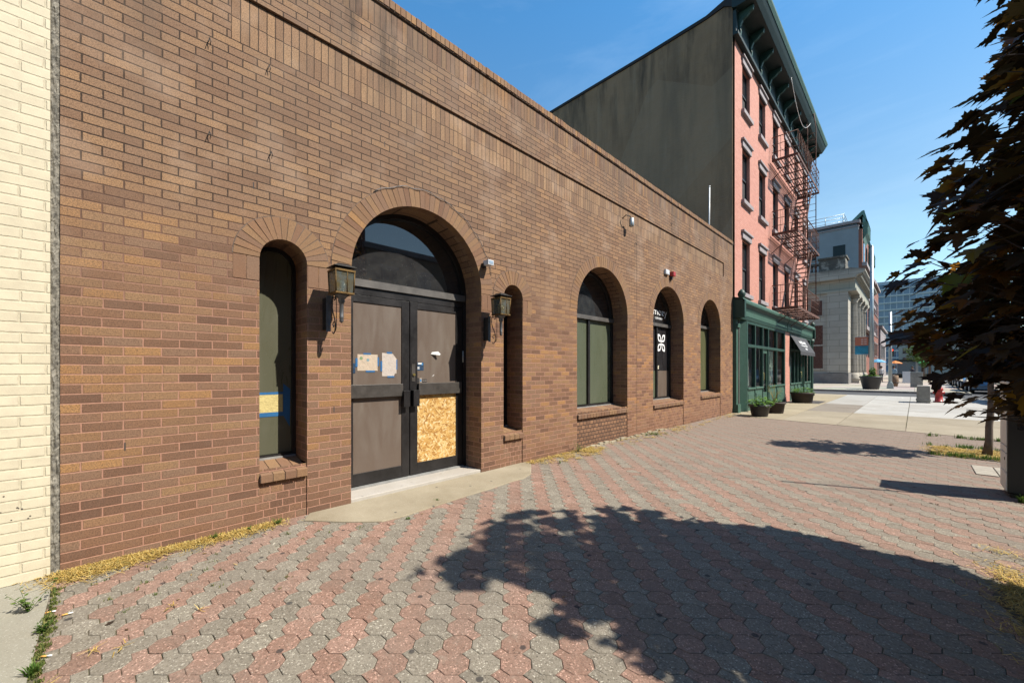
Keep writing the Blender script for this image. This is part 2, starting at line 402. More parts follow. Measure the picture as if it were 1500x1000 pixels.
# ================================================================== GROUND
WX = -4.145                      # the street line of the brick building
b = MB(); b.face([(-400, -400, -.13), (500, -400, -.13), (500, 900, -.13), (-400, 900, -.13)])
struct(b.build('ground', 'asphalt'))
KX = 2.15                        # kerb line
b = MB(); b.box(-60, KX, -30, 28.9, -.6, -.0065)
struct(b.build('pavement_base', 'joint'))
b = MB()
b.box(KX, KX + .16, -30, 28.9, -.5, .004); b.box(-60, KX + .16, 28.9, 29.06, -.5, .003); b.box(-60, KX + .16, 35.9, 36.06, -.5, .003); b.box(KX, KX + .16, 36.06, 140, -.5, .004)
struct(b.build('kerb', 'kerb', bevel=.015))

# octagon pavers with a square tail, laid on the diagonal, in alternating red and grey files
b = MB()
SX, SD = .1484, .1395; rt = Vector((cos(pi / 4), sin(pi / 4), 0)); fw = Vector((-sin(pi / 4), cos(pi / 4), 0))
q = .2929; rp = random.Random(3)
def paver(i, j):
    c = Vector((i * SX + .0175, j * SD + 2.06, 0))
    wp = rt * c.x + fw * c.y
    if not (WX - .1 < wp.x < KX + .05 and -.22 - .02 < wp.y < 13.5): return
    flip = 0 if j == 0 else (1 if j > 0 else -1)
    # octagon of the 4.8.8 tiling with one corner square added on
    a = .5; e = a - q
    P = [(a, e), (e, a), (-e, a), (-a, e), (-a, -e), (-e, -a)]
    tail = [(e, -a), (a, -a - 0) if 0 else (a, -a - q + q), (a, -e)]
    # square at the lower right corner: centre (.5,-.5), half diagonal q
    sq = [(e, -a), (a, -a - q), (a + q, -a), (a, -e)]
    poly = P + (sq if flip else [(e, -a), (a, -e)])
    if flip < 0: poly = [(-x, -y) for x, y in poly]
    cx = sum(p[0] for p in poly) / len(poly); cy = sum(p[1] for p in poly) / len(poly)
    dz = rp.gauss(0, .0006) + .004 * noise.noise((wp.x * .8, wp.y * .8, 0)); tx, ty = rp.gauss(0, .005), rp.gauss(0, .005); rot = rp.gauss(0, .010)
    def ring(inset, z):
        out = []
        n = len(poly)
        for k in range(n):
            p0 = Vector(poly[k - 1]); p1 = Vector(poly[k]); p2 = Vector(poly[(k + 1) % n])
            d1 = (p1 - p0).normalized(); d2 = (p2 - p1).normalized()
            n1 = Vector((-d1.y, d1.x)); n2 = Vector((-d2.y, d2.x))
            m = (n1 + n2); m = m / max(.35, m.dot(m) / 2)   # mitre
            pp = p1 + m * inset
            x = pp.x * cos(rot) - pp.y * sin(rot); y = pp.x * sin(rot) + pp.y * cos(rot)
            zz = z + dz + x * tx * SX + y * ty * SD
            w_ = rt * (c.x + x * SX) + fw * (c.y + y * SD)
            out.append((w_.x, w_.y, zz))
        return out
    b.k = 1. if i % 2 == 0 else 0.
    if rp.random() < .012: b.k = 1 - b.k
    b.r = min(1, max(0, rp.gauss(.5, .27)))
    n = len(poly)
    r0 = ring(.011, -.012); r1 = ring(.011, -.002); r2 = ring(.032, 0.)
    k0 = len(b.v); b.v += r0 + r1 + r2
    for u in (0, n):
        for k in range(n): b.add([k0 + u + k, k0 + u + (k + 1) % n, k0 + u + n + (k + 1) % n, k0 + u + n + k])
    b.add([k0 + 2 * n + k for k in range(n)])
for i in range(-75, 75):
    for j in range(-32, 86): paver(i, j)
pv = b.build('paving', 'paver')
struct(pv, 'red and grey octagonal pavers')
# pavers far to the side and behind the lens are plain sheet of the same concrete
b = MB(); b.r = .5
def sheet(b, pts, z): b.face([(x, y, z) for x, y in pts])
# concrete sidewalk slabs beyond the pavers
b = MB(); rp = random.Random(5)
xs = [-60, -24, -14, -6.2, -4.1, -2.62, -1.4, -.15, KX]; ys = [12.4, 14.9, 16.9, 18.8, 20.8, 22.6, 24.6, 26.8, 28.9]
def yedge(x): return 13.42 - max(0, (x + 3.8)) * .19
for a in range(len(xs) - 1):
    for c in range(len(ys) - 1):
        x0, x1, y0, y1 = xs[a] + .008, xs[a + 1] - .008, ys[c] + .006, ys[c + 1] - .006
        xm = (x0 + x1) / 2
        t = (.30, .26, .19)
        if xm < -2.6: t = (.32, .27, .185)
        if xm > -2.6 and xm < -1.4:
            if 16.9 <= ys[c] < 20.5: t = (.23, .20, .165)
            elif ys[c] > 20: t = (.37, .36, .335)
        if xm > -1.4 and ys[c] >= 16.9: t = (.385, .378, .355) if not (xm > -.2 and c == 4) else (.34, .33, .305)
        f = rp.uniform(.93, 1.05); b.t = tuple(v * f for v in t)
        yy0 = (lambda x: yedge(x)) if c == 0 else (lambda x: y0)
        P = [(x0, yy0(x0)), (x1, yy0(x1)), (x1, y1), (x0, y1)]
        b.prism(P, 'z', -.02, .006)
        if c == 0 and False: pass
struct(b.build('sidewalk', 'slab'), 'pale concrete sidewalk slabs')
b = MB(); b.box(-3.9, -2.75, 20.4, 22.2, .0, .010)
tag(b.build('cellar_hatch', simple('rusty steel plate', (.07, .06, .055), .7, .3, .4, 6, .3)), 'dark rectangular steel cellar hatch set in the sidewalk before the awning shop', 'hatch')
b = MB()
b.t = (.34, .32, .28)
for i in range(14):
    for j in range(4):
        b.t = tuple(v * rp.uniform(.9, 1.1) for v in (.36, .33, .28))
        b.box(-6.5 + i * .62 * 1.0 if 0 else -14.4 + i * 1.2, -14.4 + i * 1.2 - .012 + 1.2, 36.06 + j * 3.7, 36.06 + j * 3.7 + 3.69, -.2, .004)
for j in range(26): 
    b.t = tuple(v * rp.uniform(.9, 1.1) for v in (.38, .355, .31)); b.box(-5.0, KX, 50.9 + j * 3.4, 50.9 + j * 3.4 + 3.39, -.2, .003)
struct(b.build('far_sidewalk', 'slab'), 'pale sidewalk beyond the side street')
# grey concrete at the left end (beside the cream wall)
b = MB()
b.prism([(-4.2, -6), (-4.2, -.262), (-2.7, -.262), (-1.2, -.262), (KX, -.262), (KX, -6)], 'z', -.1, .004)
struct(b.build('concrete_walk', 'conc_left'), 'grey concrete walk along the cream wall')
APRON = [(-4.16, 1.38), (-3.991, 1.271), (-3.712, 1.503), (-3.455, 1.772), (-3.437, 1.971), (-3.465, 2.376), (-3.494, 2.753), (-3.507, 3.168), (-3.546, 3.534), (-3.545, 3.756), (-3.636, 3.999), (-4.02, 4.42), (-4.16, 4.45)]
# concrete apron in front of the doors: traced outline with its own thickness
b = MB(); ap = APRON
b.prism(ap, 'z', -.01, .011)
struct(b.build('apron', 'apron', bevel=.006), 'worn concrete apron before the double doors')
# moss in the joint between walk and pavers
def blades(name, spots, mat, label, cat, h=(.02, .05), n=40, spread=.05, width=.003, lean=.8, kind='stuff', seed=1, flat=False):
    r = random.Random(seed); b = MB()
    for (x, y, s) in spots:
        for _ in range(int(n * s)):
            a = r.uniform(0, 2 * pi); d = abs(r.gauss(0, spread * s)); px, py = x + cos(a) * d, y + sin(a) * d
            if px < WX + .004: px = WX + .004 + r.random() * .02
            hh = r.uniform(*h); az = r.uniform(0, 2 * pi); l = r.uniform(.1, lean) * hh; b.r = r.random()
            z0 = r.uniform(.0, .012) if flat else .0
            if flat:
                L = r.uniform(.015, .06); dz = r.uniform(-.012, .02)
                p = Vector((px, py, .006 + z0)); e = p + Vector((cos(az) * L, sin(az) * L, dz)); s_ = Vector((-sin(az), cos(az), 0)) * width
                e.z = max(e.z, .006); b.face([p - s_, p + s_, e + s_ * .5, e - s_ * .5])
            else:
                p = Vector((px, py, .0)); s_ = Vector((-sin(az), cos(az), 0)) * width
                m = p + Vector((cos(az) * l * .4, sin(az) * l * .4, hh * .65)); e = p + Vector((cos(az) * l, sin(az) * l, hh))
                b.face([p - s_, p + s_, m + s_ * .7, m - s_ * .7]); b.face([m - s_ * .7, m + s_ * .7, e])
    return tag(b.build(name, mat), label, cat, kind=kind)
def leafmat(name, stops, trans=.35, rough=.5, tcol=None):
    q = N(name); r = q.attr('rnd'); c = q.ramp(r, stops)
    c = q.mix(q.rampv(q.noise(30, 3), .4, .7, 0, .3), c, q.mix(1., c, (.5, .45, .4), 'MULTIPLY'))
    q.out(c, rough, spec=.2)
    tr = q.n('ShaderNodeBsdfTranslucent'); q.put(tr.inputs[0], tcol and q.ramp(r, tcol) or c)
    ms = q.n('ShaderNodeMixShader'); ms.inputs[0].default_value = trans
    q.t.links.new(q.b.outputs[0], ms.inputs[1]); q.t.links.new(tr.outputs[0], ms.inputs[2])
    q.t.links.new(ms.outputs[0], q.t.nodes['Material Output'].inputs[0]); return q.m
M['straw'] = leafmat('dry straw', [(0, (.34, .22, .05)), (.5, (.52, .36, .10)), (.85, (.64, .48, .19)), (1, (.25, .24, .07))], .2, .8)
M['weed'] = leafmat('weed leaves', [(0, (.035, .085, .012)), (.6, (.08, .16, .025)), (1, (.16, .22, .05))], .35, .5)
M['moss'] = leafmat('moss', [(0, (.06, .09, .02)), (.6, (.12, .15, .035)), (1, (.25, .22, .08))], .2, .8)
r = random.Random(2)
blades('moss', [(-3.9 + k * .035 + r.gauss(0, .01), -.24 + r.gauss(0, .008), r.uniform(.3, 1.1)) for k in range(90)], 'moss', 'green moss strip between the concrete walk and the pavers', 'moss', (.004, .02), 90, .016, .003, seed=4)
sp = [(WX + .03 + abs(r.gauss(0, .05)), -.25 + k * .012, r.uniform(.5, 1.4)) for k in range(112)]
sp += [(-4.08 + r.gauss(0, .05), -.22 + r.random() * .35, 1.6) for _ in range(36)]
sp += [(WX + .03 + abs(r.gauss(0, .06)), 4.4 + k * .025, r.uniform(.2, .9)) for k in range(70)]
sp += [(-3.88 + r.gauss(0, .10), 5.2 + r.gauss(0, .4), 1.) for _ in range(30)]
sp += [(-3.95 + r.gauss(0, .07), 5.85 + r.gauss(0, .2), 1.3) for _ in range(34)]
sp += [(-3.9 + r.gauss(0, .16), 6.6 + r.random() * 3.2, .5) for _ in range(60)] + [(-3.95 + r.gauss(0, .1), 9 + r.random() * 5, .8) for _ in range(50)]
sp += [(-2.9 + r.gauss(0, .25), .1 + r.gauss(0, .22), .22) for _ in range(5)]
blades('dry_grass', sp, 'straw', 'dry yellow grass clippings drifted along the foot of the brown brick wall', 'dry grass', n=42, spread=.055, width=.0024, seed=5, flat=True)
# joints with tufts
def tuft(x, y, h, n, label, mat='weed', spread=.02, seed=0, leafy=False, name='weed'):
    rr = random.Random(seed + int(x * 100) + int(y * 77)); b = MB()
    for _ in range(n):
        a = rr.uniform(0, 2 * pi); hh = h * rr.uniform(.4, 1); ln = hh * rr.uniform(.2, 1.); b.r = rr.random()
        sp_ = spread * (.12 if leafy else .5); p = Vector((x + rr.gauss(0, sp_), y + rr.gauss(0, sp_), 0)); t = p + Vector((cos(a) * ln, sin(a) * ln, hh))
        if t.x < WX + .01: t.x = WX + .01
        if p.x < WX + .01: p.x = WX + .01
        if not leafy:
            s_ = Vector((-sin(a), cos(a), 0)) * .003; m = p.lerp(t, .55) + Vector((0, 0, hh * .15)); b.face([p - s_, p + s_, m + s_, m - s_]); b.face([m - s_, m + s_, t])
        else:
            b.tube([p, p.lerp(t, .5) + Vector((0, 0, .01)), t], [.0016, .0012, .0008], 4)
            for k in range(7):
                c = p.lerp(t, .3 + .7 * k / 6.); az = rr.uniform(0, 2 * pi); L = rr.uniform(.012, .026) * (h / .14) ** .5
                d = Vector((cos(az), sin(az), rr.uniform(-.1, .6))).normalized() * L; s_ = Vector((-sin(az), cos(az), rr.uniform(-.2, .2))) * L * .42
                b.r = rr.random(); b.face([c, c + d * .5 + s_, c + d * 1.1, c + d * .5 - s_])
    return tag(b.build(name, mat), label, 'weed')
tuft(-3.62, -.33, .14, 12, 'branching leafy green weed where the cream wall, grey concrete and pavers meet', leafy=True, spread=.02)
tuft(-3.28, -.25, .06, 16, 'low green weed with a round leaf in the moss joint, just below the branching weed', leafy=True, spread=.03)
tuft(-2.86, -.25, .06, 60, 'spiky grass tuft beside the cigarette end in the moss joint', spread=.02)
tuft(-4.08, .62, .06, 14, 'leftmost small green weed in the straw at the foot of the brick wall', leafy=True, spread=.03)
tuft(-4.08, .86, .05, 10, 'small weed in the straw between the leftmost weed and the low windowsill', leafy=True, spread=.03)
tuft(-4.07, 1.08, .06, 16, 'green weed under the narrow left window at the edge of the straw', leafy=True, spread=.035)
tuft(-3.6, 2.5 - .03, .03, 40, 'small grass tuft growing at the edge of the concrete apron', spread=.03)
tuft(-3.36, 1.98, .02, 26, 'tiny grass tuft at the front corner of the concrete apron', spread=.02)
tuft(-4.04, 5.62, .20, 9, 'upright green weed against the wall left of the big twin pane window', leafy=True, spread=.02)
blades('green_grass', [(-3.93 + r.gauss(0, .07), 8.2 + r.gauss(0, .16), .8) for _ in range(16)], 'weed', 'spreading grass patch at the wall under the window with the flower emblem', 'grass', (.02, .07), n=14, spread=.04, width=.003, seed=12)
tuft(-3.74, 4.75, .04, 10, 'small weed in the straw right of the concrete apron', leafy=True, spread=.03)
rj = random.Random(12)
blades('joint_weeds', [(WX + .25 + abs(rj.gauss(0, .5)), rj.uniform(-.1, 1.6), rj.uniform(.3, .7)) for _ in range(26)] + [(rj.uniform(-3.9, -3.0), rj.uniform(4.6, 9), .5) for _ in range(20)], 'moss', 'sparse moss and blades growing in the paver joints near the wall', 'moss', (.004, .02), n=26, spread=.03, width=.0022, seed=31)
# cigarette ends
M['paper'] = simple('white cigarette paper', (.75, .74, .7), .8); M['filter'] = simple('orange filter paper', (.65, .35, .08), .8)
def butt(x, y, a, lab):
    t = thing('cigarette_end', lab, 'cigarette end', (x, y, 0), 'cigarette ends dropped on the paving')
    d = Vector((cos(a), sin(a), 0)); p = Vector((x, y, .0085))
    MB().tube([p, p + d * .024], .004, 8).build('filter', 'filter', t); MB().tube([p + d * .0242, p + d * .044], .0039, 8).build('paper_tube', 'paper', t)
butt(-3.0, -.235, 1.0, 'orange tipped cigarette end lying on the moss joint by the spiky grass tuft')
butt(-3.42, -.19, 1.5, 'thin cigarette end on the first red paver beside the leafy weed')
butt(-3.52, -.26, 1.3, 'pale cigarette end lying beneath the leafy weed')
rr = random.Random(44); b = MB()
for _ in range(170):
    y = rr.uniform(-.1, 12); x = rr.uniform(WX + .05, 1.6) if rr.random() < .5 else WX + abs(rr.gauss(0, .6)) + .05
    a = rr.uniform(0, 6.28); L = rr.uniform(.006, .028); W = L * rr.uniform(.25, .6); b.r = rr.random(); z = .004
    c = Vector((x, y, z)); d = Vector((cos(a), sin(a), rr.uniform(0, .3))) * L; s_ = Vector((-sin(a), cos(a), 0)) * W
    b.face([c - d, c + s_, c + d, c - s_])
M['litter'] = leafmat('leaf litter', [(0, (.03, .02, .015)), (.5, (.12, .07, .03)), (.8, (.3, .2, .08)), (1, (.5, .48, .42))], .05, .8)
tag(b.build('leaf_litter', 'litter'), 'tiny dry leaf crumbs scattered over the pavers', 'litter', kind='stuff')
# straw and soil in tree pits
M['soil'] = simple('bare soil', (.075, .055, .038), 1., var=.5, scale=9, bump=1.)
b = MB(); b.prism([(1.25 + (.86 + .22 * noise.noise((cos(k * .16) * 2, sin(k * .16) * 2, 4))) * cos(k * .157) * 1.05, 3.75 + (.80 + .3 * noise.noise((cos(k * .16) * 2.5, sin(k * .16) * 2.5, 9))) * sin(k * .157)) for k in range(40)], 'z', -.01, .0045)
struct(b.build('tree_pit_soil', 'soil'), 'soil of the near tree pit')
b = MB(); b.prism([(.30, 9.55), (.15, 10.1), (.3, 10.7), (2.0, 10.8), (2.0, 9.45)], 'z', -.01, .012)
struct(b.build('tree_pit_soil', 'soil'), 'soil of the young tree pit')
M['granite'] = simple('pale granite sett', (.30, .27, .22), .9, var=.2, scale=8, bump=.4)
b = MB()
for i in range(8):
    for j in range(2): b.box(.58 + i * .21, .58 + i * .21 + .2, 8.2 + j * .36, 8.2 + j * .36 + .35, -.01, .010)
struct(b.build('sett_strip', 'granite', bevel=.006), 'strip of pale setts by the young tree')
blades('dry_grass', [(.42 + abs(random.gauss(0, .35)), random.gauss(3.85, .38), random.uniform(.6, 1.4)) for _ in range(260)], 'straw', 'dry straw and dead stalks lying in the near tree pit', 'dry grass', n=30, spread=.08, width=.0024, seed=8, flat=True)
blades('dry_grass', [(random.uniform(.22, 1.7), random.uniform(9.65, 10.6), random.uniform(.6, 1.4)) for _ in range(200)], 'straw', 'yellow dry grass patch around the young tree by the kerb', 'dry grass', n=70, spread=.09, width=.005, seed=9, flat=True)
blades('green_grass', [(random.uniform(.2, 1.4), random.choice([9.6, 9.65, 10.75]) + random.gauss(0, .05), 1) for _ in range(60)] + [(random.uniform(.2, 1.3), 12.2 + random.gauss(0, .05), .7) for _ in range(20)], 'weed', 'green grass edging the patch around the young tree', 'grass', (.02, .09), n=30, spread=.05, width=.004, seed=10)
tuft(.80, 6.78, .10, 60, 'bright green grass tuft at the foot of the dark pay station', spread=.03)

# ================================================================== BROWN BRICK BUILDING
BB = thing('brick_building', 'long one storey brown brick building with arched openings and a boarded double door', 'building', (WX, 7, 0))
Y0, Y1 = -.238, 14.18
OP = [  # centre, radius, sill, spring
    (1.150, .200, .500, 2.405), (2.668, .890, -.01, 2.425), (4.172, .198, .500, 2.435), (6.608, .867, .650, 2.452), (9.459, .840, .640, 2.530), (12.24, .800, .715, 2.600)]
DEP = .33
def arch_z(o, y): return o[3] + sqrt(max(0, o[1] ** 2 - (y - o[0]) ** 2))
cuts = {Y0, Y1, .738, 13.337}
for o in OP:
    n = 40 if o[1] > .5 else 20
    for k in range(n + 1): cuts.add(o[0] - o[1] * cos(pi * k / n))
cuts = sorted(cuts)
b = MB()      # materials: 0 brick 1 soldier 2 soldier_top 3 header
def q4(x, ya, yb, za, zb, zc=None, zd=None, x2=None):
    b.face([(x, ya, za), (x, yb, zb if zc is not None else za), (x, yb, zc if zc is not None else zb), (x, ya, zd if zd is not None else zb)])
for ya, yb in zip(cuts, cuts[1:]):
    if yb - ya < 1e-6: continue
    ym = (ya + yb) / 2; op = next((o for o in OP if abs(ym - o[0]) < o[1]), None)
    panel = .738 < ym < 13.337
    z = 0.
    ztop = 4.24 if panel else 5.14
    b.cur = 0
    if op:
        if op[2] > 0:
            b.cur = 3 if op[1] > 0 else 0
            b.face([(WX, ya, -.05), (WX, yb, -.05), (WX, yb, .26), (WX, ya, .26)]) if False else None
            hz = op[2] - .10
            b.cur = 3 if op[2] == .650 else 4; b.face([(WX - .012, ya, -.05), (WX - .012, yb, -.05), (WX - .012, yb, op[2]), (WX - .012, ya, op[2])]); b.cur = 0
        b.face([(WX, ya, arch_z(op, ya)), (WX, yb, arch_z(op, yb)), (WX, yb, ztop), (WX, ya, ztop)])
        # soffit of the arch
        b.face([(WX, ya, arch_z(op, ya)), (WX - DEP - .25, ya, arch_z(op, ya)), (WX - DEP - .25, yb, arch_z(op, yb)), (WX, yb, arch_z(op, yb))])
    else:
        b.face([(WX, ya, -.05), (WX, yb, -.05), (WX, yb, ztop), (WX, ya, ztop)])
    if panel:
        b.cur = 1; b.face([(WX - .024, ya, 4.24), (WX - .024, yb, 4.24), (WX - .024, yb, 4.67), (WX - .024, ya, 4.67)]); b.cur = 0
        b.face([(WX, ya, 4.24), (WX, yb, 4.24), (WX - .024, yb, 4.24), (WX - .024, ya, 4.24)])
        b.face([(WX, ya, 4.67), (WX - .024, ya, 4.67), (WX - .024, yb, 4.67), (WX, yb, 4.67)])
        b.face([(WX, ya, 4.67), (WX, yb, 4.67), (WX, yb, 5.14), (WX, ya, 5.14)])
    b.cur = 2; b.face([(WX, ya, 5.14), (WX, yb, 5.14), (WX, yb, 5.398), (WX, ya, 5.398)]); b.cur = 0
for yy, s in ((.738, 1), (13.337, -1)):
    b.face([(WX, yy, 4.24), (WX - .024, yy, 4.24), (WX - .024, yy, 4.67), (WX, yy, 4.67)][::s])
for o in OP:       # jambs
    for sg in (-1, 1):
        y = o[0] + sg * o[1]; z0 = max(o[2], -.05)
        b.face([(WX, y, z0), (WX - DEP - .25, y, z0), (WX - DEP - .25, y, o[3]), (WX, y, o[3])][::-sg])
        if o[2] > 0: b.face([(WX, y, -.05), (WX - .012, y, -.05), (WX - .012, y, o[2]), (WX, y, o[2])][::-sg])
# sides, back and roof slab
b.face([(WX, Y0, -.05), (WX, Y0, 5.4), (-15, Y0, 5.4), (-15, Y0, -.05)])
b.face([(WX, Y1, -.05), (-15, Y1, -.05), (-15, Y1, 5.4), (WX, Y1, 5.4)])
b.face([(-15, Y0, -.05), (-15, Y0, 5.4), (-15, Y1, 5.4), (-15, Y1, -.05)])
b.face([(WX - .3, Y0, 5.05), (WX - .3, Y1, 5.05), (-15, Y1, 5.05), (-15, Y0, 5.05)])
b.face([(WX - .3, Y0, 5.05), (WX - .3, Y0, 5.42), (WX - .3, Y1, 5.42), (WX - .3, Y1, 5.05)])
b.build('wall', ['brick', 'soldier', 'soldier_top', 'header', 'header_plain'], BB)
# a core behind the openings keeps the interior dark
b = MB(); b.box(-14.9, WX - DEP - .245, Y0 + .02, Y1 - .02, -.05, 4.6); b.build('interior_core', simple('dark interior', (.01, .01, .01), .9), BB)
# coping of bricks on edge
b = MB(); rr = random.Random(11); n = int((Y1 - Y0) / .0677)
for i in range(n):
    y = Y0 + i * .0677; b.r = min(1, max(0, rr.gauss(.62, .22))); j = rr.gauss(0, .0012)
    b.box(WX - .30, WX + .028 + j, y + .0035, y + .0642, 5.412, 5.502 + j)
b.build('coping', 'cut', BB)
b = MB(); b.box(WX - .29, WX + .020, Y0, Y1, 5.400, 5.497); b.build('coping_bed', 'mortar', BB)
# arch rings
def ring(o, parent, th=.2, pitch=.0745):
    n = max(15, int(round(pi * (o[1] + th) / pitch))); b = MB(); rr = random.Random(int(o[0] * 10))
    mb = MB()
    K = 60
    for k in range(K):
        a0, a1 = pi * k / K, pi * (k + 1) / K
        f = lambda r, a: (WX + .0015, o[0] - r * cos(a), o[3] + r * sin(a))
        mb.face([f(o[1] + .001, a0), f(o[1] + .001, a1), f(o[1] + th + .006, a1), f(o[1] + th + .006, a0)][::-1])
    for k in range(n):
        g = .0042
        a0 = pi * k / n; a1 = pi * (k + 1) / n; r0 = o[1]; r1 = o[1] + th + rr.gauss(0, .0015)
        pr = WX + .004 + abs(rr.gauss(0, .0015)); b.r = min(1, max(0, rr.gauss(.56, .17)))
        def P(r, a, s, x): 
            gg = s * g / r; return (x, o[0] - r * cos(a + gg), o[3] + r * sin(a + gg))
        A = [P(r0 - .001, a0, .35, pr), P(r0 - .001, a1, -.35, pr), P(r1, a1, -1, pr), P(r1, a0, 1, pr)]
        Bk = [P(r0 - .001, a0, .35, WX - .1), P(r0 - .001, a1, -.35, WX - .1), P(r1, a1, -1, WX - .001), P(r1, a0, 1, WX - .001)]
        i = len(b.v); b.v += A + Bk
        b.add([i + 3, i + 2, i + 1, i]); 
        for e in range(4): b.add([i + e, i + (e + 1) % 4, i + 4 + (e + 1) % 4, i + 4 + e])
    ob = b.build('arch_ring', 'cut', parent); mb.build('ring_joint', 'mortar', ob)
for o in OP: ring(o, BB)
# upright pairs of bricks under the springing of the small arches
b = MB(); rr = random.Random(3)
for (y0, y1, zt) in ((.752, .845, 2.40), (.853, .945, 2.40), (1.357, 1.45, 2.40), (1.458, 1.55, 2.40), (1.56, 1.65, 2.41), (3.565, 3.66, 2.41), (3.668, 3.77, 2.41), (3.78, 3.87, 2.43), (3.88, 3.97, 2.43), (4.378, 4.47, 2.43), (4.478, 4.57, 2.43), (7.48, 7.57, 2.45), (7.58, 7.67, 2.45)):
    b = MB(); b.r = rr.uniform(.2, .6); b.box(WX - .02, WX + .003, y0, y1, zt - .205, zt); b.build('springer_brick', 'cut', BB)
# sloping brick sills
def sill(o, n, parent):
    b = MB(); rr = random.Random(int(o[0] * 31)); w_ = (2 * o[1] - .004) / n
    for i in range(n):
        y = o[0] - o[1] + .002 + i * w_; b.r = rr.uniform(.15, .75); j = rr.gauss(0, .0015)
        z = o[2] + .0
        b.prism([(WX + .030 + j, z - .115), (WX + .034 + j, z - .045), (WX - DEP + .005, z + .03), (WX - DEP + .005, z - .115)], 'y', y + .003, y + w_ - .003)
    ob = b.build('sill', 'cut', parent, bevel=.0015)
    b = MB(); b.prism([(WX + .024, o[2] - .11), (WX + .028, o[2] - .051), (WX - DEP + .004, o[2] + .024), (WX - DEP + .004, o[2] - .11)], 'y', o[0] - o[1] + .001, o[0] + o[1] - .001)
    b.build('sill_bed', 'mortar', ob)
sill(OP[0], 4, BB); sill(OP[2], 4, BB); sill(OP[3], 19, BB); sill(OP[4], 18, BB); sill(OP[5], 17, BB)
# movement joints
M['seal'] = simple('dark sealant', (.05, .04, .035), .9)
b = MB(); b.box(WX - .001, WX + .002, 13.73, 13.742, 3.55, 5.39); b.build('movement_joint', 'seal', BB)
b = MB(); b.box(WX - .001, WX + .0025, 7.862, 7.868, .1, 4.23); b.build('movement_joint', 'seal', BB)
# rough mortar where the cream wall ends
b = MB(); nz, ny = 420, 9
for k in range(nz + 1):
    z = k * 5.46 / nz
    for l in range(ny + 1):
        y = -.288 + l * .052 / ny + (noise.noise((0, z * 9, 3)) * .008 if l > 1 else 0)
        e_ = sin(pi * l / ny)
        b.v.append((WX - .012 + .016 * e_ * (.4 + noise.noise((y * 60, z * 14, 1))) + .006 * noise.noise((y * 160, z * 70, 2)), y, z))
for k in range(nz):
    for l in range(ny):
        a_ = k * (ny + 1) + l; b.add([a_, a_ + 1, a_ + ny + 2, a_ + ny + 1])
b.build('rough_joint', 'render_joint', BB)

# raked out joints, footing and fixings
for y_, z_ in ((.078, .80), (1.60, .97), (2.05 + .1, 3.86), (.9, 3.0)):
    b = MB(); b.box(WX - .002, WX + .0012, y_, y_ + .009, z_, z_ + .058); b.build('open_joint', 'seal', BB)
b = MB(); rr = random.Random(77); y_ = 6.0
while y_ < 9.2:
    L = rr.uniform(.06, .16); b.box(WX - .05, WX + rr.uniform(.02, .06), y_, y_ + L, -.02, rr.uniform(.015, .05)); y_ += L
b.build('footing', 'apron', BB, bevel=.008)
# ---- windows of the brick building
FX = WX - DEP
def arch_poly(o, z0, ins=0., n=36, zs=None):
    """closed outline of the opening above z0"""
    r = o[1] - ins; zs = o[3]; P = []
    if z0 < zs: P = [(o[0] + r, z0), ]; a0 = 0
    else: a0 = math.asin((z0 - zs) / r)
    for k in range(n + 1):
        a = a0 + (pi - 2 * a0) * k / n; P.append((o[0] + r * cos(a), zs + r * sin(a)))
    if z0 < zs: P.append((o[0] - r, z0))
    return P
def frame_band(b, outer, inner, x0, x1):
    n = len(outer)
    for k in range(n):
        a, c = k, (k + 1) % n
        A = [(x1, *outer[a]), (x1, *outer[c]), (x1, *inner[c]), (x1, *inner[a])]
        b.face(A); b.face([(x0, *inner[a]), (x0, *inner[c]), (x1, *inner[c]), (x1, *inner[a])][::-1])
def window(o, bar_z, mull, panes, fw_=.05, label=None, light_bar=True):
    z0 = o[2] + .03
    b = MB(); P = arch_poly(o, z0); n = len(P); r = o[1]
    I = [(o[0] + (p[0] - o[0]) * (1 - fw_ / r), max(p[1] - (fw_ if p[1] > o[3] else 0) * max(0, (p[1] - o[3]) / r), z0 + fw_) if p[1] > z0 + 1e-6 else z0 + fw_) for p in P]
    frame_band(b, P, I, FX - .06, FX)
    b.box(FX - .06, FX + .008, o[0] - r + .001, o[0] + r - .001, z0 - .03, z0 + fw_)
    for y in mull: b.box(FX - .055, FX - .002, y - .03, y + .03, z0 + fw_, bar_z)
    wd = b.build('window', 'bronze', BB, label)
    b = MB(); b.box(FX - .055, FX + .022, o[0] - r + .002, o[0] + r - .002, bar_z, bar_z + .075)
    b.build('transom_bar', 'bronze_pale' if light_bar else 'bronze', wd)
    b = MB(); b.prism(arch_poly(o, bar_z + .07, .02), 'x', FX - .075, FX - .045); b.build('fanlight', 'transom_glass', wd)
    for (ya, yb, za, zb, m) in panes:
        b = MB(); b.box(FX - .075, FX - .04, ya, yb, za, zb); b.build('pane', m, wd)
    b = MB(); b.box(FX + .001, FX + .03, o[0] - r + .01, o[0] + r - .01, z0 - .028, z0 + .012); b.build('sill_trim', 'grey_trim', wd)
    return wd
o = OP[0]; window(o, 3.6, [], [(o[0] - .2, o[0] + .2, .5, 2.62, 'green_film')], .035, 'narrow arched window with a taped yellow notice') if False else None
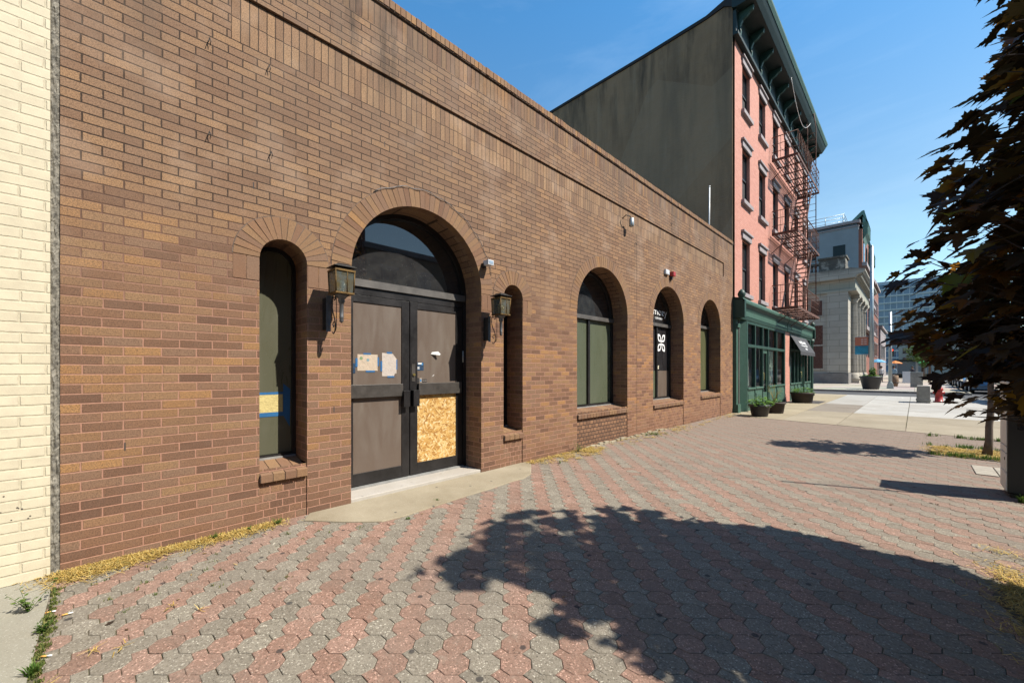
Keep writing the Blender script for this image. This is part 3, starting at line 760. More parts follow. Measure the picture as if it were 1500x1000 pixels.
def slim(o, mat, lab):
    z0 = o[2] + .03; b = MB(); P = arch_poly(o, z0); r = o[1]; f = .035
    I = [(o[0] + (p[0] - o[0]) * (1 - f / r), (o[3] + (p[1] - o[3]) * (1 - f / r)) if p[1] > o[3] else max(p[1], z0 + f)) for p in P]
    frame_band(b, P, I, FX - .05, FX); b.box(FX - .06, FX + .006, o[0] - r + .001, o[0] + r - .001, z0 - .03, z0 + .035)
    wd = b.build('window', 'bronze', BB, lab)
    b = MB(); b.prism(arch_poly(o, z0 - .02, .01), 'x', FX - .06, FX - .03); b.build('pane', mat, wd)
    b = MB(); b.box(FX + .001, FX + .03, o[0] - r + .01, o[0] + r - .01, z0 - .028, z0 + .012); b.build('sill_trim', 'grey_trim', wd)
slim(OP[0], 'green_film', 'narrow arched window left of the doors'); slim(OP[2], 'black_film', 'narrow arched window right of the doors')
o = OP[3]; zb = 2.37
window(o, zb, [6.60], [(o[0] - .85, 6.57, .66, zb, 'green_film2'), (6.63, o[0] + .85, .66, zb, 'green_film2')], label='wide arched window with two tall green panes')
o = OP[4]; zb = 2.46
wd = window(o, zb, [9.53], [(o[0] - .83, 9.51, 1.37, zb, 'black_film'), (o[0] - .83, 9.51, .65, 1.37, 'green_film2'), (9.55, o[0] + .83, 1.37, zb, 'black_film'), (9.55, o[0] + .83, .65, 1.37, 'brown_film')], label='arched window with white lettering and emblem')
M['white'] = simple('white vinyl', (.78, .78, .78), .5, var=.04)
text_mesh('mozy', .25, wd, 'lettering', 'white', (FX - .038, 9.76, 2.755), (0, 1, 0), (0, 0, 1), sx=1.42)
text_mesh('DISPENSARY', .074, wd, 'lettering', 'white', (FX - .038, 9.685, 2.645), (0, 1, 0), (0, 0, 1))
# flower emblem: four outlined petals meeting at the centre
b = MB()
for sx in (-1, 1):
    for sz in (-1, 1):
        cy, cz = 9.62, 2.02; pts = []
        K = 20
        raw = [(.015, .02), (.025, .13), (.07, .20), (.14, .215), (.20, .215), (.20, .15), (.195, .09), (.15, .035), (.09, .02), (.04, .02)]
        inner = [(.05, .06), (.06, .12), (.085, .155), (.13, .165), (.155, .165), (.155, .13), (.15, .10), (.125, .075), (.09, .06), (.065, .055)]
        n = len(raw)
        for k in range(n):
            a, c = k, (k + 1) % n
            f = lambda p: (FX - .0385, cy + sx * p[0], cz + sz * p[1] * 1.0)
            fc = [f(raw[a]), f(raw[c]), f(inner[c]), f(inner[a])]
            b.face(fc if sx * sz > 0 else fc[::-1])
for sg in (1, -1): b.prism([(9.62 - .05, 2.02 - sg * .07), (9.62 - .015, 2.02 - sg * .07), (9.62 + .05, 2.02 + sg * .07), (9.62 + .015, 2.02 + sg * .07)], 'x', FX - .039, FX - .0375)
b.v = [(v[0], v[1] + .215, v[2] + .05) for v in b.v]
b.build('emblem', 'white', wd)
b = MB(); b.prism([(9.61, 1.41), (9.69, 1.41), (9.68, 1.46), (9.70, 1.50), (9.65, 1.50)], 'x', FX - .039, FX - .037); b.build('paper_scrap', simple('cream paper', (.6, .55, .4), .8), wd)
o = OP[5]; zb = 2.62
window(o, zb, [12.2], [(o[0] - .79, 12.18, .72, zb, 'olive_film'), (12.22, o[0] + .79, .72, zb, 'olive_film')], label='rightmost arched window with an olive pane')

# ---- double doors
o = OP[1]; b = MB()
DX = FX
zt = 2.255
P = arch_poly(o, .05); r = o[1]; f = .055
I = [(o[0] + (p[0] - o[0]) * (1 - f / r), (o[3] + (p[1] - o[3]) * (1 - f / r)) if p[1] > o[3] else p[1]) for p in P]
frame_band(b, P[:], I[:], DX - .10, DX - .0)
b.box(DX - .08, DX - .004, o[0] - .83, o[0] + .83, zt, 2.345)
dfr = b.build('door_frame', 'bronze', BB)
b = MB(); b.box(DX - .07, DX + .018, o[0] - .862, o[0] + .862, 2.345, 2.43); b.build('transom_bar', 'bronze_pale', dfr)
b = MB(); b.prism(arch_poly(o, 2.42, .03), 'x', DX - .09, DX - .05); b.build('fanlight', 'transom_glass', dfr)
b = MB(); b.box(DX - .3, WX - .01, o[0] - r + .002, o[0] + r - .002, -.04, .047); struct(b.build('door_step', 'step', bevel=.008), 'pale concrete threshold of the double doors')
b = MB(); b.box(DX - .03, DX + .03, o[0] - .83, o[0] + .83, .048, .066); b.build('threshold', 'grey_trim', dfr)
def leaf(y0, y1, osb_low, lab):
    b = MB(); X0, X1 = DX - .055, DX - .008; s = .105
    b.box(X0, X1, y0, y0 + s, .075, zt - .005); b.box(X0, X1, y1 - s, y1, .075, zt - .005)
    b.box(X0, X1 - .001, y0 + s, y1 - s, .075, .215); b.box(X0, X1 - .001, y0 + s, y1 - s, zt - .085, zt - .005)
    d = b.build('door', 'bronze', BB, lab, bevel=.002)
    b = MB(); b.box(X0 + .01, X1 + .035, y0 + .03 if not osb_low else y0 + s, y1 - .03 if osb_low else y1 - s, 1.075, 1.225); b.build('push_bar', 'bronze_pale' if 0 else 'bronze_bar', d, bevel=.003)
    b = MB(); b.box(X0 + .012, X1 - .012, y0 + s, y1 - s, 1.22, zt - .084); b.build('upper_panel', 'brown_film', d)
    b = MB(); b.box(X0 + .012, X1 - .010, y0 + s, y1 - s, .214, 1.08)
    lp = b.build('lower_panel', 'osb' if osb_low else 'brown_film', d, 'oriented strand board panel' if osb_low else None)
    if osb_low:
        rr = random.Random(8); b = MB(); za, zb = .214, 1.08; ya, yb = y0 + s, y1 - s
        for k in range(1500):
            cy, cz = rr.uniform(ya, yb), rr.uniform(za, zb); a = rr.gauss(0, .9); L = rr.uniform(.018, .05); W = rr.uniform(.005, .014); b.r = rr.random()
            pts = []
            for u_, v_ in ((-1, -.8), (-.5, -1), (.6, -1), (1, -.3), (.9, .7), (0, 1), (-.9, .6)):
                u_ = u_ * L * rr.uniform(.85, 1.1); v_ = v_ * W * rr.uniform(.8, 1.2)
                pts.append((X1 - .0098 + k * .0000016, min(yb, max(ya, cy + cos(a) * u_ - sin(a) * v_)), min(zb, max(za, cz + sin(a) * u_ + cos(a) * v_))))
            b.face(pts)
        f_ = b.build('wood_flakes', 'flake', lp)
        for sy in (ya + .02, yb - .02):
            for sz in (.25, .52, .8, 1.04): b = MB(); b.tube([(X1 - .0075, sy, sz), (X1 - .0062, sy, sz)], .0045, 8); b.build('screw', 'bronze', lp)
    return d
q = N('wood flake'); c = q.ramp(q.attr('rnd'), [(0, (.30, .135, .025)), (.25, (.47, .25, .055)), (.55, (.60, .37, .11)), (.8, (.68, .48, .20)), (1, (.74, .60, .34))])
c = q.mix(q.rampv(q.noise(130, 3, .7), .5, .7, 0, .3), c, (.34, .16, .03)); M['flake'] = q.out(q.mix(1., c, (.88, .86, .86), 'MULTIPLY'), .7)
M['bronze_bar'] = simple('bronze aluminium bar', (.055, .048, .042), .45, .2, .25, 6, .1)
dl = leaf(1.842, 2.662, False, 'left door leaf covered in brown film'); dr = leaf(2.674, 3.494, True, 'right door leaf with a particle board lower panel')
for d, y in ((dl, 2.60), (dr, 2.735)):
    b = MB(); b.box(DX - .01, DX + .055, y - .05, y - .042, .94, 1.14); b.box(DX + .050, DX + .058, y - .05, y + .035, .94, 1.14); b.box(DX - .01, DX + .05, y + .027, y + .035, 1.0, 1.02); b.box(DX - .01, DX + .05, y - .04, y + .03, 1.13, 1.138)
    b.build('pull_handle', 'bronze', d, bevel=.002)
M['brass'] = simple('brass', (.45, .35, .12), .35, .9)
b = MB(); b.tube([(DX - .01, 2.722, 1.335), (DX + .012, 2.722, 1.335)], .016, 14); b.build('lock_cylinder', 'brass', dr)
b = MB(); b.box(DX - .009, DX - .004, 2.695, 2.745, 1.25, 1.47); b.build('lock_plate', 'bronze_bar', dr)
b = MB(); b.tube([(DX - .008, 3.51, 1.5), (DX - .008, 3.51, 1.66)], .012, 8); b.build('hinge', 'grey_trim', dfr)
# stickers on the right leaf
PX = DX - .0185
def card(name, mat, y0, y1, z0, z1, parent=None, x=PX, th=.0012, rot=0):
    b = MB(); R = Matrix.Rotation(radians(rot), 3, 'X'); b.box(x, x + th, y0, y1, z0, z1, R); return b.build(name, mat, parent)
M['blue_tape'] = simple('blue tape', (.012, .11, .28), .6, .1); M['navy'] = simple('navy print', (.02, .05, .10), .5, .2, .4, 30)
M['white_p'] = simple('white paper', (.62, .62, .60), .8, var=.06); M['black_p'] = simple('black print', (.02, .018, .018), .6)
M['sky_p'] = simple('blue print', (.03, .15, .32), .5); M['beige_p'] = simple('beige print', (.30, .25, .20), .7)
st = card('sticker', 'navy', 2.783, 2.875, 1.388, 1.492, dr)
b = MB(); b.box(PX + .0012, PX + .0018, 2.792, 2.848, 1.466, 1.486); b.box(PX + .0012, PX + .0018, 2.786, 2.812, 1.424, 1.434); b.box(PX + .0012, PX + .0018, 2.786, 2.814, 1.406, 1.418); b.build('sticker_print', 'white_p', dr)
b = MB(); b.prism([(2.835, 1.455), (2.868, 1.455), (2.868, 1.485), (2.852, 1.485)], 'x', PX + .0012, PX + .0019); b.build('sticker_print', 'sky_p', dr)
card('sticker', 'black_p', 2.782, 2.812, 1.232, 1.292, dr); card('sticker', 'beige_p', 2.816, 2.848, 1.232, 1.292, dr); card('sticker', 'sky_p', 2.822, 2.842, 1.246, 1.276, dr, PX + .0012)
card('sticker', 'black_p', 2.855, 2.925, 1.235, 1.275, dr)
text_mesh('24 HRS', .022, dr, 'sticker_print', 'beige_p', (PX + .002, 2.89, 1.247), (0, 1, 0), (0, 0, 1), .0003)
b = MB(); b.prism([(3.0, 1.305), (3.03, 1.32), (3.045, 1.335), (3.02, 1.322)], 'x', PX, PX + .001); b.build('scratch', 'white_p', dr)
# torn scrap standing off the glass
b = MB(); b.face([(PX + .002, 2.985, 1.600), (PX + .05, 3.09, 1.588), (PX + .05, 3.105, 1.604), (PX + .03, 3.08, 1.638), (PX + .004, 3.0, 1.628)])
tag(b.build('paper_scrap', 'white_p'), 'small torn white scrap of paper stuck to the right door glass', 'paper')
# paper notices on the left leaf
def notice_mat(name, c, ink):
    q = N(name); p = q.sep(q.pos()); 
    n = q.noise(22, 4, .6); ln = q.math('FRACT', q.math('MULTIPLY', p[2], 62)); txt = q.math('MULTIPLY', q.math('LESS_THAN', ln, .35), q.rampv(q.noise(150, 1), .5, .55))
    f = q.math('MULTIPLY', txt, q.rampv(q.noise(9, 1), .42, .5))
    cc = q.mix(q.rampv(n, .4, .7, 0, .4), c, tuple(x * .75 for x in c)); cc = q.mix(q.math('MULTIPLY', f, .55), cc, ink)
    return q.out(cc, .8, q.bump(q.noise(26, 4), .7, .01))
M['notice_a'] = notice_mat('sun faded notice', (.46, .37, .28), (.2, .22, .2)); M['notice_b'] = notice_mat('faded letter', (.45, .39, .34), (.2, .2, .25)); M['notice_y'] = notice_mat('yellow notice', (.52, .43, .18), (.12, .1, .05))
def taped(lab, y0, y1, z0, z1, mat, tapes, x=PX, cut=None, rot=0):
    t = thing('paper_notice', lab, 'notice', (x, (y0 + y1) / 2, z0)); b = MB()
    pl = [(y0, z0), (y1, z0), (y1, z1), (y0, z1)] if not cut else cut
    b.prism(pl, 'x', x + .0004, x + .0016); b.build('sheet', mat, t)
    for (a, c, d, e) in tapes: card('tape', 'blue_tape', a, c, d, e, t, x + .0017, .0006)
    return t
t = taped('wide sun faded certificate taped on the left door glass', 2.00, 2.245, 1.385, 1.575, 'notice_a', [(2.07, 2.16, 1.572, 1.590), (2.10, 2.21, 1.368, 1.388), (1.978, 2.003, 1.43, 1.53), (2.243, 2.262, 1.44, 1.545)])
b = MB(); b.tube([(PX + .0016, 2.045, 1.53), (PX + .0022, 2.045, 1.53)], .019, 18); b.build('seal', simple('green print', (.16, .24, .12), .7), t)
b = MB(); b.tube([(PX + .0016, 2.125, 1.51), (PX + .0022, 2.125, 1.51)], .018, 18); b.build('seal', simple('teal print', (.16, .25, .28), .7), t)
t = taped('tall narrow letter with a torn corner taped beside the certificate on the left door', 2.30, 2.49, 1.32, 1.60, 'notice_b', [(2.36, 2.43, 1.59, 1.612), (2.28, 2.303, 1.38, 1.50), (2.487, 2.50, 1.40, 1.52), (2.37, 2.46, 1.302, 1.322)],
          cut=[(2.30, 1.32), (2.455, 1.318), (2.465, 1.345), (2.49, 1.352), (2.49, 1.53), (2.44, 1.59), (2.30, 1.60)])
card('letter_box', 'navy', 1.93, 1.975, 1.36, 1.47, dl, PX + .001, .003)
t = taped('yellow notice taped across the narrow left arched window', .985, 1.235, .975, 1.155, 'notice_y', [(.96, 1.255, 1.152, 1.176), (.96, 1.258, .935, .977)], x=FX - .029)
b = MB(); b.face([(FX - .027, 1.24, .94), (FX - .027, 1.30, .82), (FX - .027, 1.305, 1.20), (FX - .027, 1.24, 1.26)]); b.build('tape', 'blue_tape', t)

# ---- wall lanterns
M['iron'] = simple('black wrought iron', (.02, .019, .018), .5, .4, .3, 10, .2)
M['iron_grey'] = simple('weathered grey iron', (.12, .12, .125), .5, .5, .3, 20, .2)
M['verdigris'] = simple('weathered brass', (.12, .07, .02), .6, .6, .6, 30, .3)
q = N('old lantern glass'); c = q.mix(q.rampv(q.noise(14, 4), .35, .7), (.22, .27, .27), (.26, .20, .08))
q.out(c, .10, spec=.8, Transmission_Weight=.72, IOR=1.15); M['lantern_glass'] = q.m
M['bulb'] = simple('white bulb glass', (.7, .7, .66), .2, var=.03)
def lantern(y, lab):
    X = WX + .258
    t = thing('wall_lantern', lab, 'wall lamp', (WX, y, 1.9), 'lanterns on the brick piers either side of the doors')
    yb = y - .085
    b = MB(); b.box(WX + .001, WX + .095, yb, yb + .045, 1.79, 2.10); bx_ = b.build('wall_box', 'iron', t, bevel=.003)
    b = MB(); b.box(WX + .0955, WX + .099, yb + .003, yb + .045, 1.77, 2.12)
    b.tube([(WX + .099, yb + .024, 1.83), (WX + .106, yb + .024, 1.83)], .008, 8); b.tube([(WX + .099, yb + .024, 2.05), (WX + .106, yb + .024, 2.05)], .008, 8); b.build('back_plate', 'iron_grey', t)
    # scroll bracket
    b = MB(); yc = y - .03
    pts = [(WX + .10 + .02, yc, 1.765), (WX + .135, yc, 1.745), (WX + .165, yc, 1.76), (WX + .185, yc, 1.80), (WX + .185, yc, 1.85), (WX + .16, yc, 1.91), (WX + .125, yc, 1.965), (WX + .105, yc, 2.02), (WX + .105, yc, 2.075), (WX + .125, yc, 2.115), (WX + .16, yc, 2.13), (WX + .19, yc, 2.11), (WX + .19, yc, 2.08), (WX + .165, yc, 2.07), (WX + .15, yc, 2.085)]
    def smooth(p, k=3):
        for _ in range(k):
            o_ = [p[0]]
            for a, c in zip(p, p[1:]):
                a, c = Vector(a), Vector(c); o_ += [a.lerp(c, .25), a.lerp(c, .75)]
            p = o_ + [p[-1]]
        return p
    b.tube(smooth(pts, 2), .0055, 6)
    b.tube(smooth([(WX + .185, yc, 1.83), (WX + .17, yc, 1.865), (WX + .135, yc, 1.86), (WX + .125, yc, 1.83), (WX + .145, yc, 1.81), (WX + .155, yc, 1.83)], 2), .0045, 6)
    b.tube([(WX + .10, yc, 2.10), (X, y, 2.11)], .007, 6); b.tube([(WX + .21, yc, 2.11), (WX + .21, yc, 1.80), (WX + .185, yc, 1.77)], .004, 6)
    b.build('scroll_bracket', 'iron', t)
    # lower stem and finial
    prof = [(.004, 1.845), (.012, 1.852), (.020, 1.868), (.016, 1.888), (.022, 1.897), (.019, 1.905), (.019, 2.03), (.026, 2.04), (.030, 2.055), (.028, 2.075), (.055, 2.10), (.068, 2.118)]
    b = MB(); b.lathe([(r_, z_) for r_, z_ in prof], (X, y, 0), 16); b.build('stem', 'iron_grey', t)
    s0, s1 = .083, .090; zb_, zt_ = 2.118, 2.345
    ang = .12
    def sq(s, z): return [(X + s * sx, y + s * sy, z) for sx, sy in ((-1, -1), (1, -1), (1, 1), (-1, 1))]
    def frustum(b, s0, z0, s1, z1):
        i = len(b.v); b.v += sq(s0, z0) + sq(s1, z1); b.add([i + 3, i + 2, i + 1, i]); b.add([i + 4, i + 5, i + 6, i + 7])
        for k in range(4): b.add([i + k, i + (k + 1) % 4, i + 4 + (k + 1) % 4, i + 4 + k])
    b = MB()
    frustum(b, s0 + .006, zb_ - .002, s0 + .006, zb_ + .014); frustum(b, s1 + .006, zt_ - .018, s1 + .006, zt_)
    for sx, sy in ((-1, -1), (1, -1), (1, 1), (-1, 1)):
        b.tube([(X + s0 * sx, y + s0 * sy, zb_ + .01), (X + s1 * sx, y + s1 * sy, zt_ - .01)], .0065, 4)
    b.tube([(X + (s0 + s1) / 2 + .001, y + .02, zb_ + .01), (X + s1, y + .02, zt_ - .01)], .004, 4)
    cg = b.build('cage', 'verdigris', t)
    b = MB()
    for k, (sx, sy) in enumerate(((1, 0), (0, 1))):
        a0, a1 = s0 - .003, s1 - .003
        if sx: b.face([(X + a0, y - a0, zb_ + .013), (X + a0, y + a0, zb_ + .013), (X + a1, y + a1, zt_ - .017), (X + a1, y - a1, zt_ - .017)])
        else: b.face([(X + a0, y + a0, zb_ + .013), (X - a0, y + a0, zb_ + .013), (X - a1, y + a1, zt_ - .017), (X + a1, y + a1, zt_ - .017)])
    a0, a1 = s0 - .003, s1 - .003
    b.face([(X - a0, y - a0, zb_ + .013), (X + a0, y - a0, zb_ + .013), (X + a1, y - a1, zt_ - .017), (X - a1, y - a1, zt_ - .017)])
    b.face([(X - a0, y + a0, zb_ + .013), (X - a0, y - a0, zb_ + .013), (X - a1, y - a1, zt_ - .017), (X - a1, y + a1, zt_ - .017)])
    b.build('glass', 'lantern_glass', t)
    b = MB(); b.lathe([(.012, 2.13), (.012, 2.17), (.02, 2.185), (.031, 2.205), (.033, 2.225), (.025, 2.25), (.01, 2.262)], (X, y, 0), 16); b.build('bulb', 'bulb', t)
    b = MB(); frustum(b, .062, zt_, .062, zt_ + .022); frustum(b, .104, zt_ + .022, .104, zt_ + .030); frustum(b, .092, zt_ + .030, .06, zt_ + .050); frustum(b, .064, zt_ + .050, .050, zt_ + .060)
    b.build('roof', 'iron', t, bevel=.002)
    return t
lantern(1.575, 'weathered lantern on a scroll bracket between the narrow left window and the doors'); lantern(3.66 + .02, 'weathered lantern on a scroll bracket right of the doors, by the second narrow window')

# ---- small wall fittings
M['white_m'] = simple('white plastic housing', (.55, .57, .6), .4, var=.08); M['red_m'] = simple('red alarm housing', (.35, .02, .015), .4); M['galv'] = simple('galvanised steel', (.38, .42, .43), .4, .6)
t = thing('security_camera', 'small white box camera on the ring of the door arch', 'camera', (WX, 3.62, 2.8))
MB().box(WX + .03, WX + .14, 3.56, 3.66, 2.795, 2.865).build('housing', 'white_m', t, bevel=.006); MB().box(WX, WX + .05, 3.555, 3.60, 2.77, 2.83).build('mount', 'iron', t); b = MB(); b.box(WX + .1401, WX + .142, 3.575, 3.645, 2.81, 2.85); b.build('lens_panel', simple('camera glass', (.25, .33, .42), .15), t)
t = thing('wall_light', 'grey cylindrical floodlight high above the wide window on the soldier course', 'wall light', (WX, 7.35, 4.37))
b = MB(); b.lathe([(.02, 4.26), (.045, 4.275), (.05, 4.29), (.05, 4.42), (.03, 4.44)], (WX + .12, 7.42, 0), 14); b.build('lamp_body', 'galv', t); MB().tube([(WX, 7.27, 4.42), (WX + .08, 7.27, 4.47), (WX + .12, 7.35, 4.46), (WX + .12, 7.42, 4.43)], .010, 6).build('conduit', 'iron', t)
t = thing('junction_box', 'white junction box above the emblem window beside the red alarm', 'junction box', (WX, 9.26, 3.65))
MB().box(WX, WX + .05, 9.17, 9.36, 3.63, 3.74).build('box', 'white_m', t, bevel=.005); MB().box(WX + .0502, WX + .053, 9.2, 9.33, 3.65, 3.72).build('cover', 'white_m', t)
t = thing('fire_alarm', 'red fire alarm strobe beside the white junction box', 'fire alarm', (WX, 9.5, 3.65))
MB().box(WX, WX + .10, 9.47, 9.60, 3.62, 3.73).build('housing', 'red_m', t, bevel=.01); MB().box(WX, WX + .06, 9.47, 9.52, 3.54, 3.62).build('bracket', 'iron', t)
k = 0
HK = [(.585, 4.104, 'highest left rusty hook, near the top edge of the photo'), (1.02, 4.112, 'rusty hook above the narrow left window near the soldier course'), (.585, 3.333, 'rusty hook left of the narrow left arch, half way up the wall'), (1.036, 3.339, 'rusty hook just above the narrow left arch'),
      (7.785, 4.02, 'rusty hook just below and right of the cylindrical floodlight'), (9.52, 4.87, 'rusty hook in the parapet above the emblem window'), (11.3, 4.89, 'rusty hook in the parapet above the rightmost window'), (9.6, 4.02, 'rusty hook above the red fire alarm'), (7.85, 4.92, 'small dark fitting on the parapet above the floodlight'), (12.1, 4.0, 'rusty hook above the rightmost arched window')]
for y, z, lab in HK:
    b = MB(); b.tube([(WX - .01, y, z + .02), (WX + .028, y, z + .03), (WX + .034, y + .01, z + .005), (WX + .02, y + .004, z - .03)], [.004, .004, .0035, .002], 6)
    b.tube([(WX + .028, y, z + .028), (WX + .03, y - .012, z - .02)], .003, 5); tag(b.build('wall_hook', 'iron'), lab, 'hook', 'rusty hooks left in the brick wall')
# cable along the door arch
b = MB(); pts = []
o = OP[1]
for k in range(40):
    a = pi * (.30 + .62 * k / 39); rr_ = o[1] + .212 + .008 * sin(k * 1.1); pts.append((WX + .008 + .006 * (k % 3), o[0] - rr_ * cos(a), o[3] + rr_ * sin(a)))
b.tube(pts, .004, 5); tag(b.build('cable', 'iron_grey'), 'thin loose cable following the top of the door arch', 'cable')
M['wht'] = simple('white painted pipe', (.7, .7, .7), .4, var=.05)
b = MB(); b.tube([(-4.6, 13.4, 5.0), (-4.58, 13.4, 7.15)], .019, 10); b.tube([(-4.58, 13.4, 7.15), (-4.58, 13.4, 7.19)], .023, 10); b.box(-4.64, -4.56, 13.36, 13.44, 5.05, 5.2); tag(b.build('vent_pipe', 'wht'), 'thin white pipe standing on the brick building roof by the pink building', 'pipe')

# ================================================================== CREAM BUILDING (left edge)
CB = thing('cream_building', 'cream painted brick building at the left edge of the photo', 'building', (WX, -4, 0))
b = MB(); b.box(-15, WX + .016, -14, -.282, -.05, 7.2); b.build('wall', 'cream', CB)
b = MB(); rr = random.Random(9)
for _ in range(11): y_, z_ = rr.uniform(-.62, -.34), rr.uniform(.42, .60); b.tube([(WX + .0155, y_, z_), (WX + .0172, y_, z_)], rr.uniform(.003, .006), 8)
b.build('anchor_holes', 'seal', CB)
b = MB(); b.box(-15.05, WX + .05, -14, -.29, 7.2, 7.35); b.build('coping', 'kerb', CB)
b = MB(); b.box(WX + .0, WX + .024, -14, -.30, -.05, .05); b.build('plinth', 'cream_flat', CB) if 'cream_flat' in M else None

# ================================================================== PINK BUILDING WITH GREEN SHOPFRONTS
PK = thing('pink_building', 'four storey salmon pink building with green shopfronts, bracketed cornice and fire escape', 'building', (WX, 20.6, 0))
PY0, PY1, PZ = 14.2, 27.0, 12.9
q_ = [(0, (.50, .225, .17)), (.5, (.54, .25, .19)), (1, (.57, .275, .21))]
M['pink'] = brick('pink painted brick', joint=.010, ramp=q_, mort=((.46, .20, .15), (.46, .20, .15)), bumps=.5, rough=.7, dirt=False, specks=.05, lowrows=False, u0=0)
def stucco():
    q = N('dark grey rendered side wall')
    mp = q.n('ShaderNodeMapping'); mp.inputs['Scale'].default_value = (1, 1, .12); q.put(mp.inputs['Vector'], q.pos())
    st = q.noise(1.3, 5, .65, mp.outputs[0]); p = q.noise(.7, 5, .6)
    c = q.mix(q.rampv(p, .35, .65), (.265, .187, .117), (.315, .225, .142)); c = q.mix(q.rampv(st, .5, .72, 0, .7), c, (.12, .10, .075))
    c = q.mix(q.rampv(q.noise(3.1, 4, .6, mp.outputs[0]), .55, .7, 0, .3), c, (.33, .28, .2))
    p_ = q.sep(q.pos()); sv = q.noise(2.2, 5, .6, mp.outputs[0])
    c = q.mix(q.math('MULTIPLY', q.rampv(p_[2], 9.5, 13.), q.rampv(sv, .46, .62)), c, (.075, .063, .05))
    pt = q.sep(q.voronoi(.35, out=1)); c = q.mix(q.math('MULTIPLY', q.math('GREATER_THAN', pt[0], .8), .3), c, (.33, .27, .19))
    hr = q.math('LESS_THAN', q.math('FRACT', q.math('DIVIDE', p_[2], .075)), .14)
    return q.out(c, .92, q.bump(q.math('ADD', q.noise(2.2, 6, .75), q.math('MULTIPLY', hr, -.05)), .8, .08), spec=.15)
M['stucco'] = stucco()
def green_paint(name, c):
    q = N(name); n = q.noise(5, 5, .65)
    cc = q.mix(q.rampv(n, .4, .7, 0, .5), c, tuple(x * 1.6 + .006 for x in c)); cc = q.mix(q.rampv(q.noise(30, 4, .7), .62, .7, 0, .4), cc, (.12, .17, .14))
    return q.out(cc, .55, q.bump(q.noise(9, 3), .15, .01), spec=.4)
M['green'] = green_paint('green painted wood', (.012, .043, .030)); M['green_l'] = green_paint('faded green painted wood', (.035, .085, .06)); M['green_d'] = green_paint('dark green cornice', (.007, .022, .022))
M['green_m'] = green_paint('green bracket paint', (.018, .06, .05)); M['lintel'] = simple('grey stone trim', (.27, .235, .24), .8, var=.2, scale=5, bump=.2)
M['sash'] = simple('dark sash frame', (.02, .025, .028), .5); M['sash_glass'] = dark_glass('sash glass', (.02, .026, .032), .05, .05, 1.); M['sash_glass'].node_tree.nodes['Principled BSDF'].inputs['IOR'].default_value = 2.6; M['screen'] = simple('black insect screen', (.022, .022, .024), .9)
M['roofing'] = simple('black roofing edge', (.015, .015, .016), .8)
# upper wall with window openings as real recesses
cols = [(15.2 + 2.09 * k, 16.1 + 2.09 * k) for k in range(6)]; rows = [(4.0, 5.85), (7.15, 8.95), (10.2, 11.75)]
b = MB(); ys = sorted({PY0, PY1} | {y for c in cols for y in c}); zs = sorted({3.5, 12.9} | {z for r_ in rows for z in r_}); RC = .16
for ya, yb in zip(ys, ys[1:]):
    for za, zb in zip(zs, zs[1:]):
        if (ya, yb) in cols and (za, zb) in rows:
            for P in ([(WX, ya, za), (WX - RC, ya, za), (WX - RC, ya, zb), (WX, ya, zb)], [(WX, yb, za), (WX, yb, zb), (WX - RC, yb, zb), (WX - RC, yb, za)],
                      [(WX, ya, za), (WX, yb, za), (WX - RC, yb, za), (WX - RC, ya, za)], [(WX, ya, zb), (WX - RC, ya, zb), (WX - RC, yb, zb), (WX, yb, zb)]): b.face(P)
        else: b.face([(WX, ya, za), (WX, yb, za), (WX, yb, zb), (WX, ya, zb)])
b.face([(WX, PY1, 0), (-20, PY1, 0), (-20, PY1, 12.9), (WX, PY1, 12.9)])
b.face([(WX - .6, PY0 + .01, 12.9), (WX - .6, PY1, 12.9), (-20, PY1, 12.9), (-20, PY0 + .01, 12.9)])
for y0_, y1_ in ((20.55, 21.45), (26.55, 27.0)):
    b.box(WX - .3, -3.935 if y0_ < 22 else WX, y0_, y1_ - .05, 0, 3.05)
b.build('wall', 'pink', PK)
b = MB(); b.box(-19.9, WX - RC - .09, PY0 + .05, PY1 - .05, 0, 12.8); b.build('interior_core', 'black_p', PK)
b = MB(); b.prism([(WX + .0, -.05), (WX + .0, 13.05), (WX - .25, 13.2), (WX - .8, 13.12), (WX - 3, 13.06), (-20, 12.9), (-20, -.05)], 'y', PY0 - .02, PY0 + .2); b.build('side_wall', 'stucco', PK)
b = MB(); b.prism([(WX + .0, 13.055), (WX - .25, 13.205), (WX - .8, 13.125), (WX - 3, 13.065), (-20, 12.905), (-20, 13.0), (WX - 3, 13.17), (WX - .8, 13.24), (WX - .2, 13.42), (WX + .05, 13.5)][::-1], 'y', PY0 - .06, PY0 + .3); b.build('roof_edge', 'roofing', PK)
wi = 0
def sash_window(ya, yb, za, zb, screen):
    b = MB(); x = WX - RC; f = .05
    b.box(x, x + .06, ya, ya + f, za, zb); b.box(x, x + .06, yb - f, yb, za, zb); b.box(x, x + .06, ya + f, yb - f, za, za + f); b.box(x, x + .06, ya + f, yb - f, zb - f, zb)
    zm = (za + zb) / 2; b.box(x + .005, x + .05, ya + f, yb - f, zm - .03, zm + .03)
    w_ = b.build('window', 'sash', PK)
    b = MB(); b.box(x - .02, x + .03, ya + f, yb - f, zm + .03, zb - f); b.build('pane', 'sash_glass', w_)
    b = MB(); b.box(x - .02, x + .015, ya + f, yb - f, za + f, zm - .03); b.build('pane', 'screen' if screen else 'sash_glass', w_)
    b = MB(); b.box(WX - .05, WX + .05, ya - .08, yb + .08, zb + .0, zb + .20); b.box(WX, WX + .10, ya - .12, yb + .12, zb + .20, zb + .27); b.build('lintel', 'lintel', w_, bevel=.01)
    b = MB(); b.box(WX - RC, WX + .10, ya - .1, yb + .1, za - .14, za); b.build('sill', 'lintel', w_, bevel=.008)
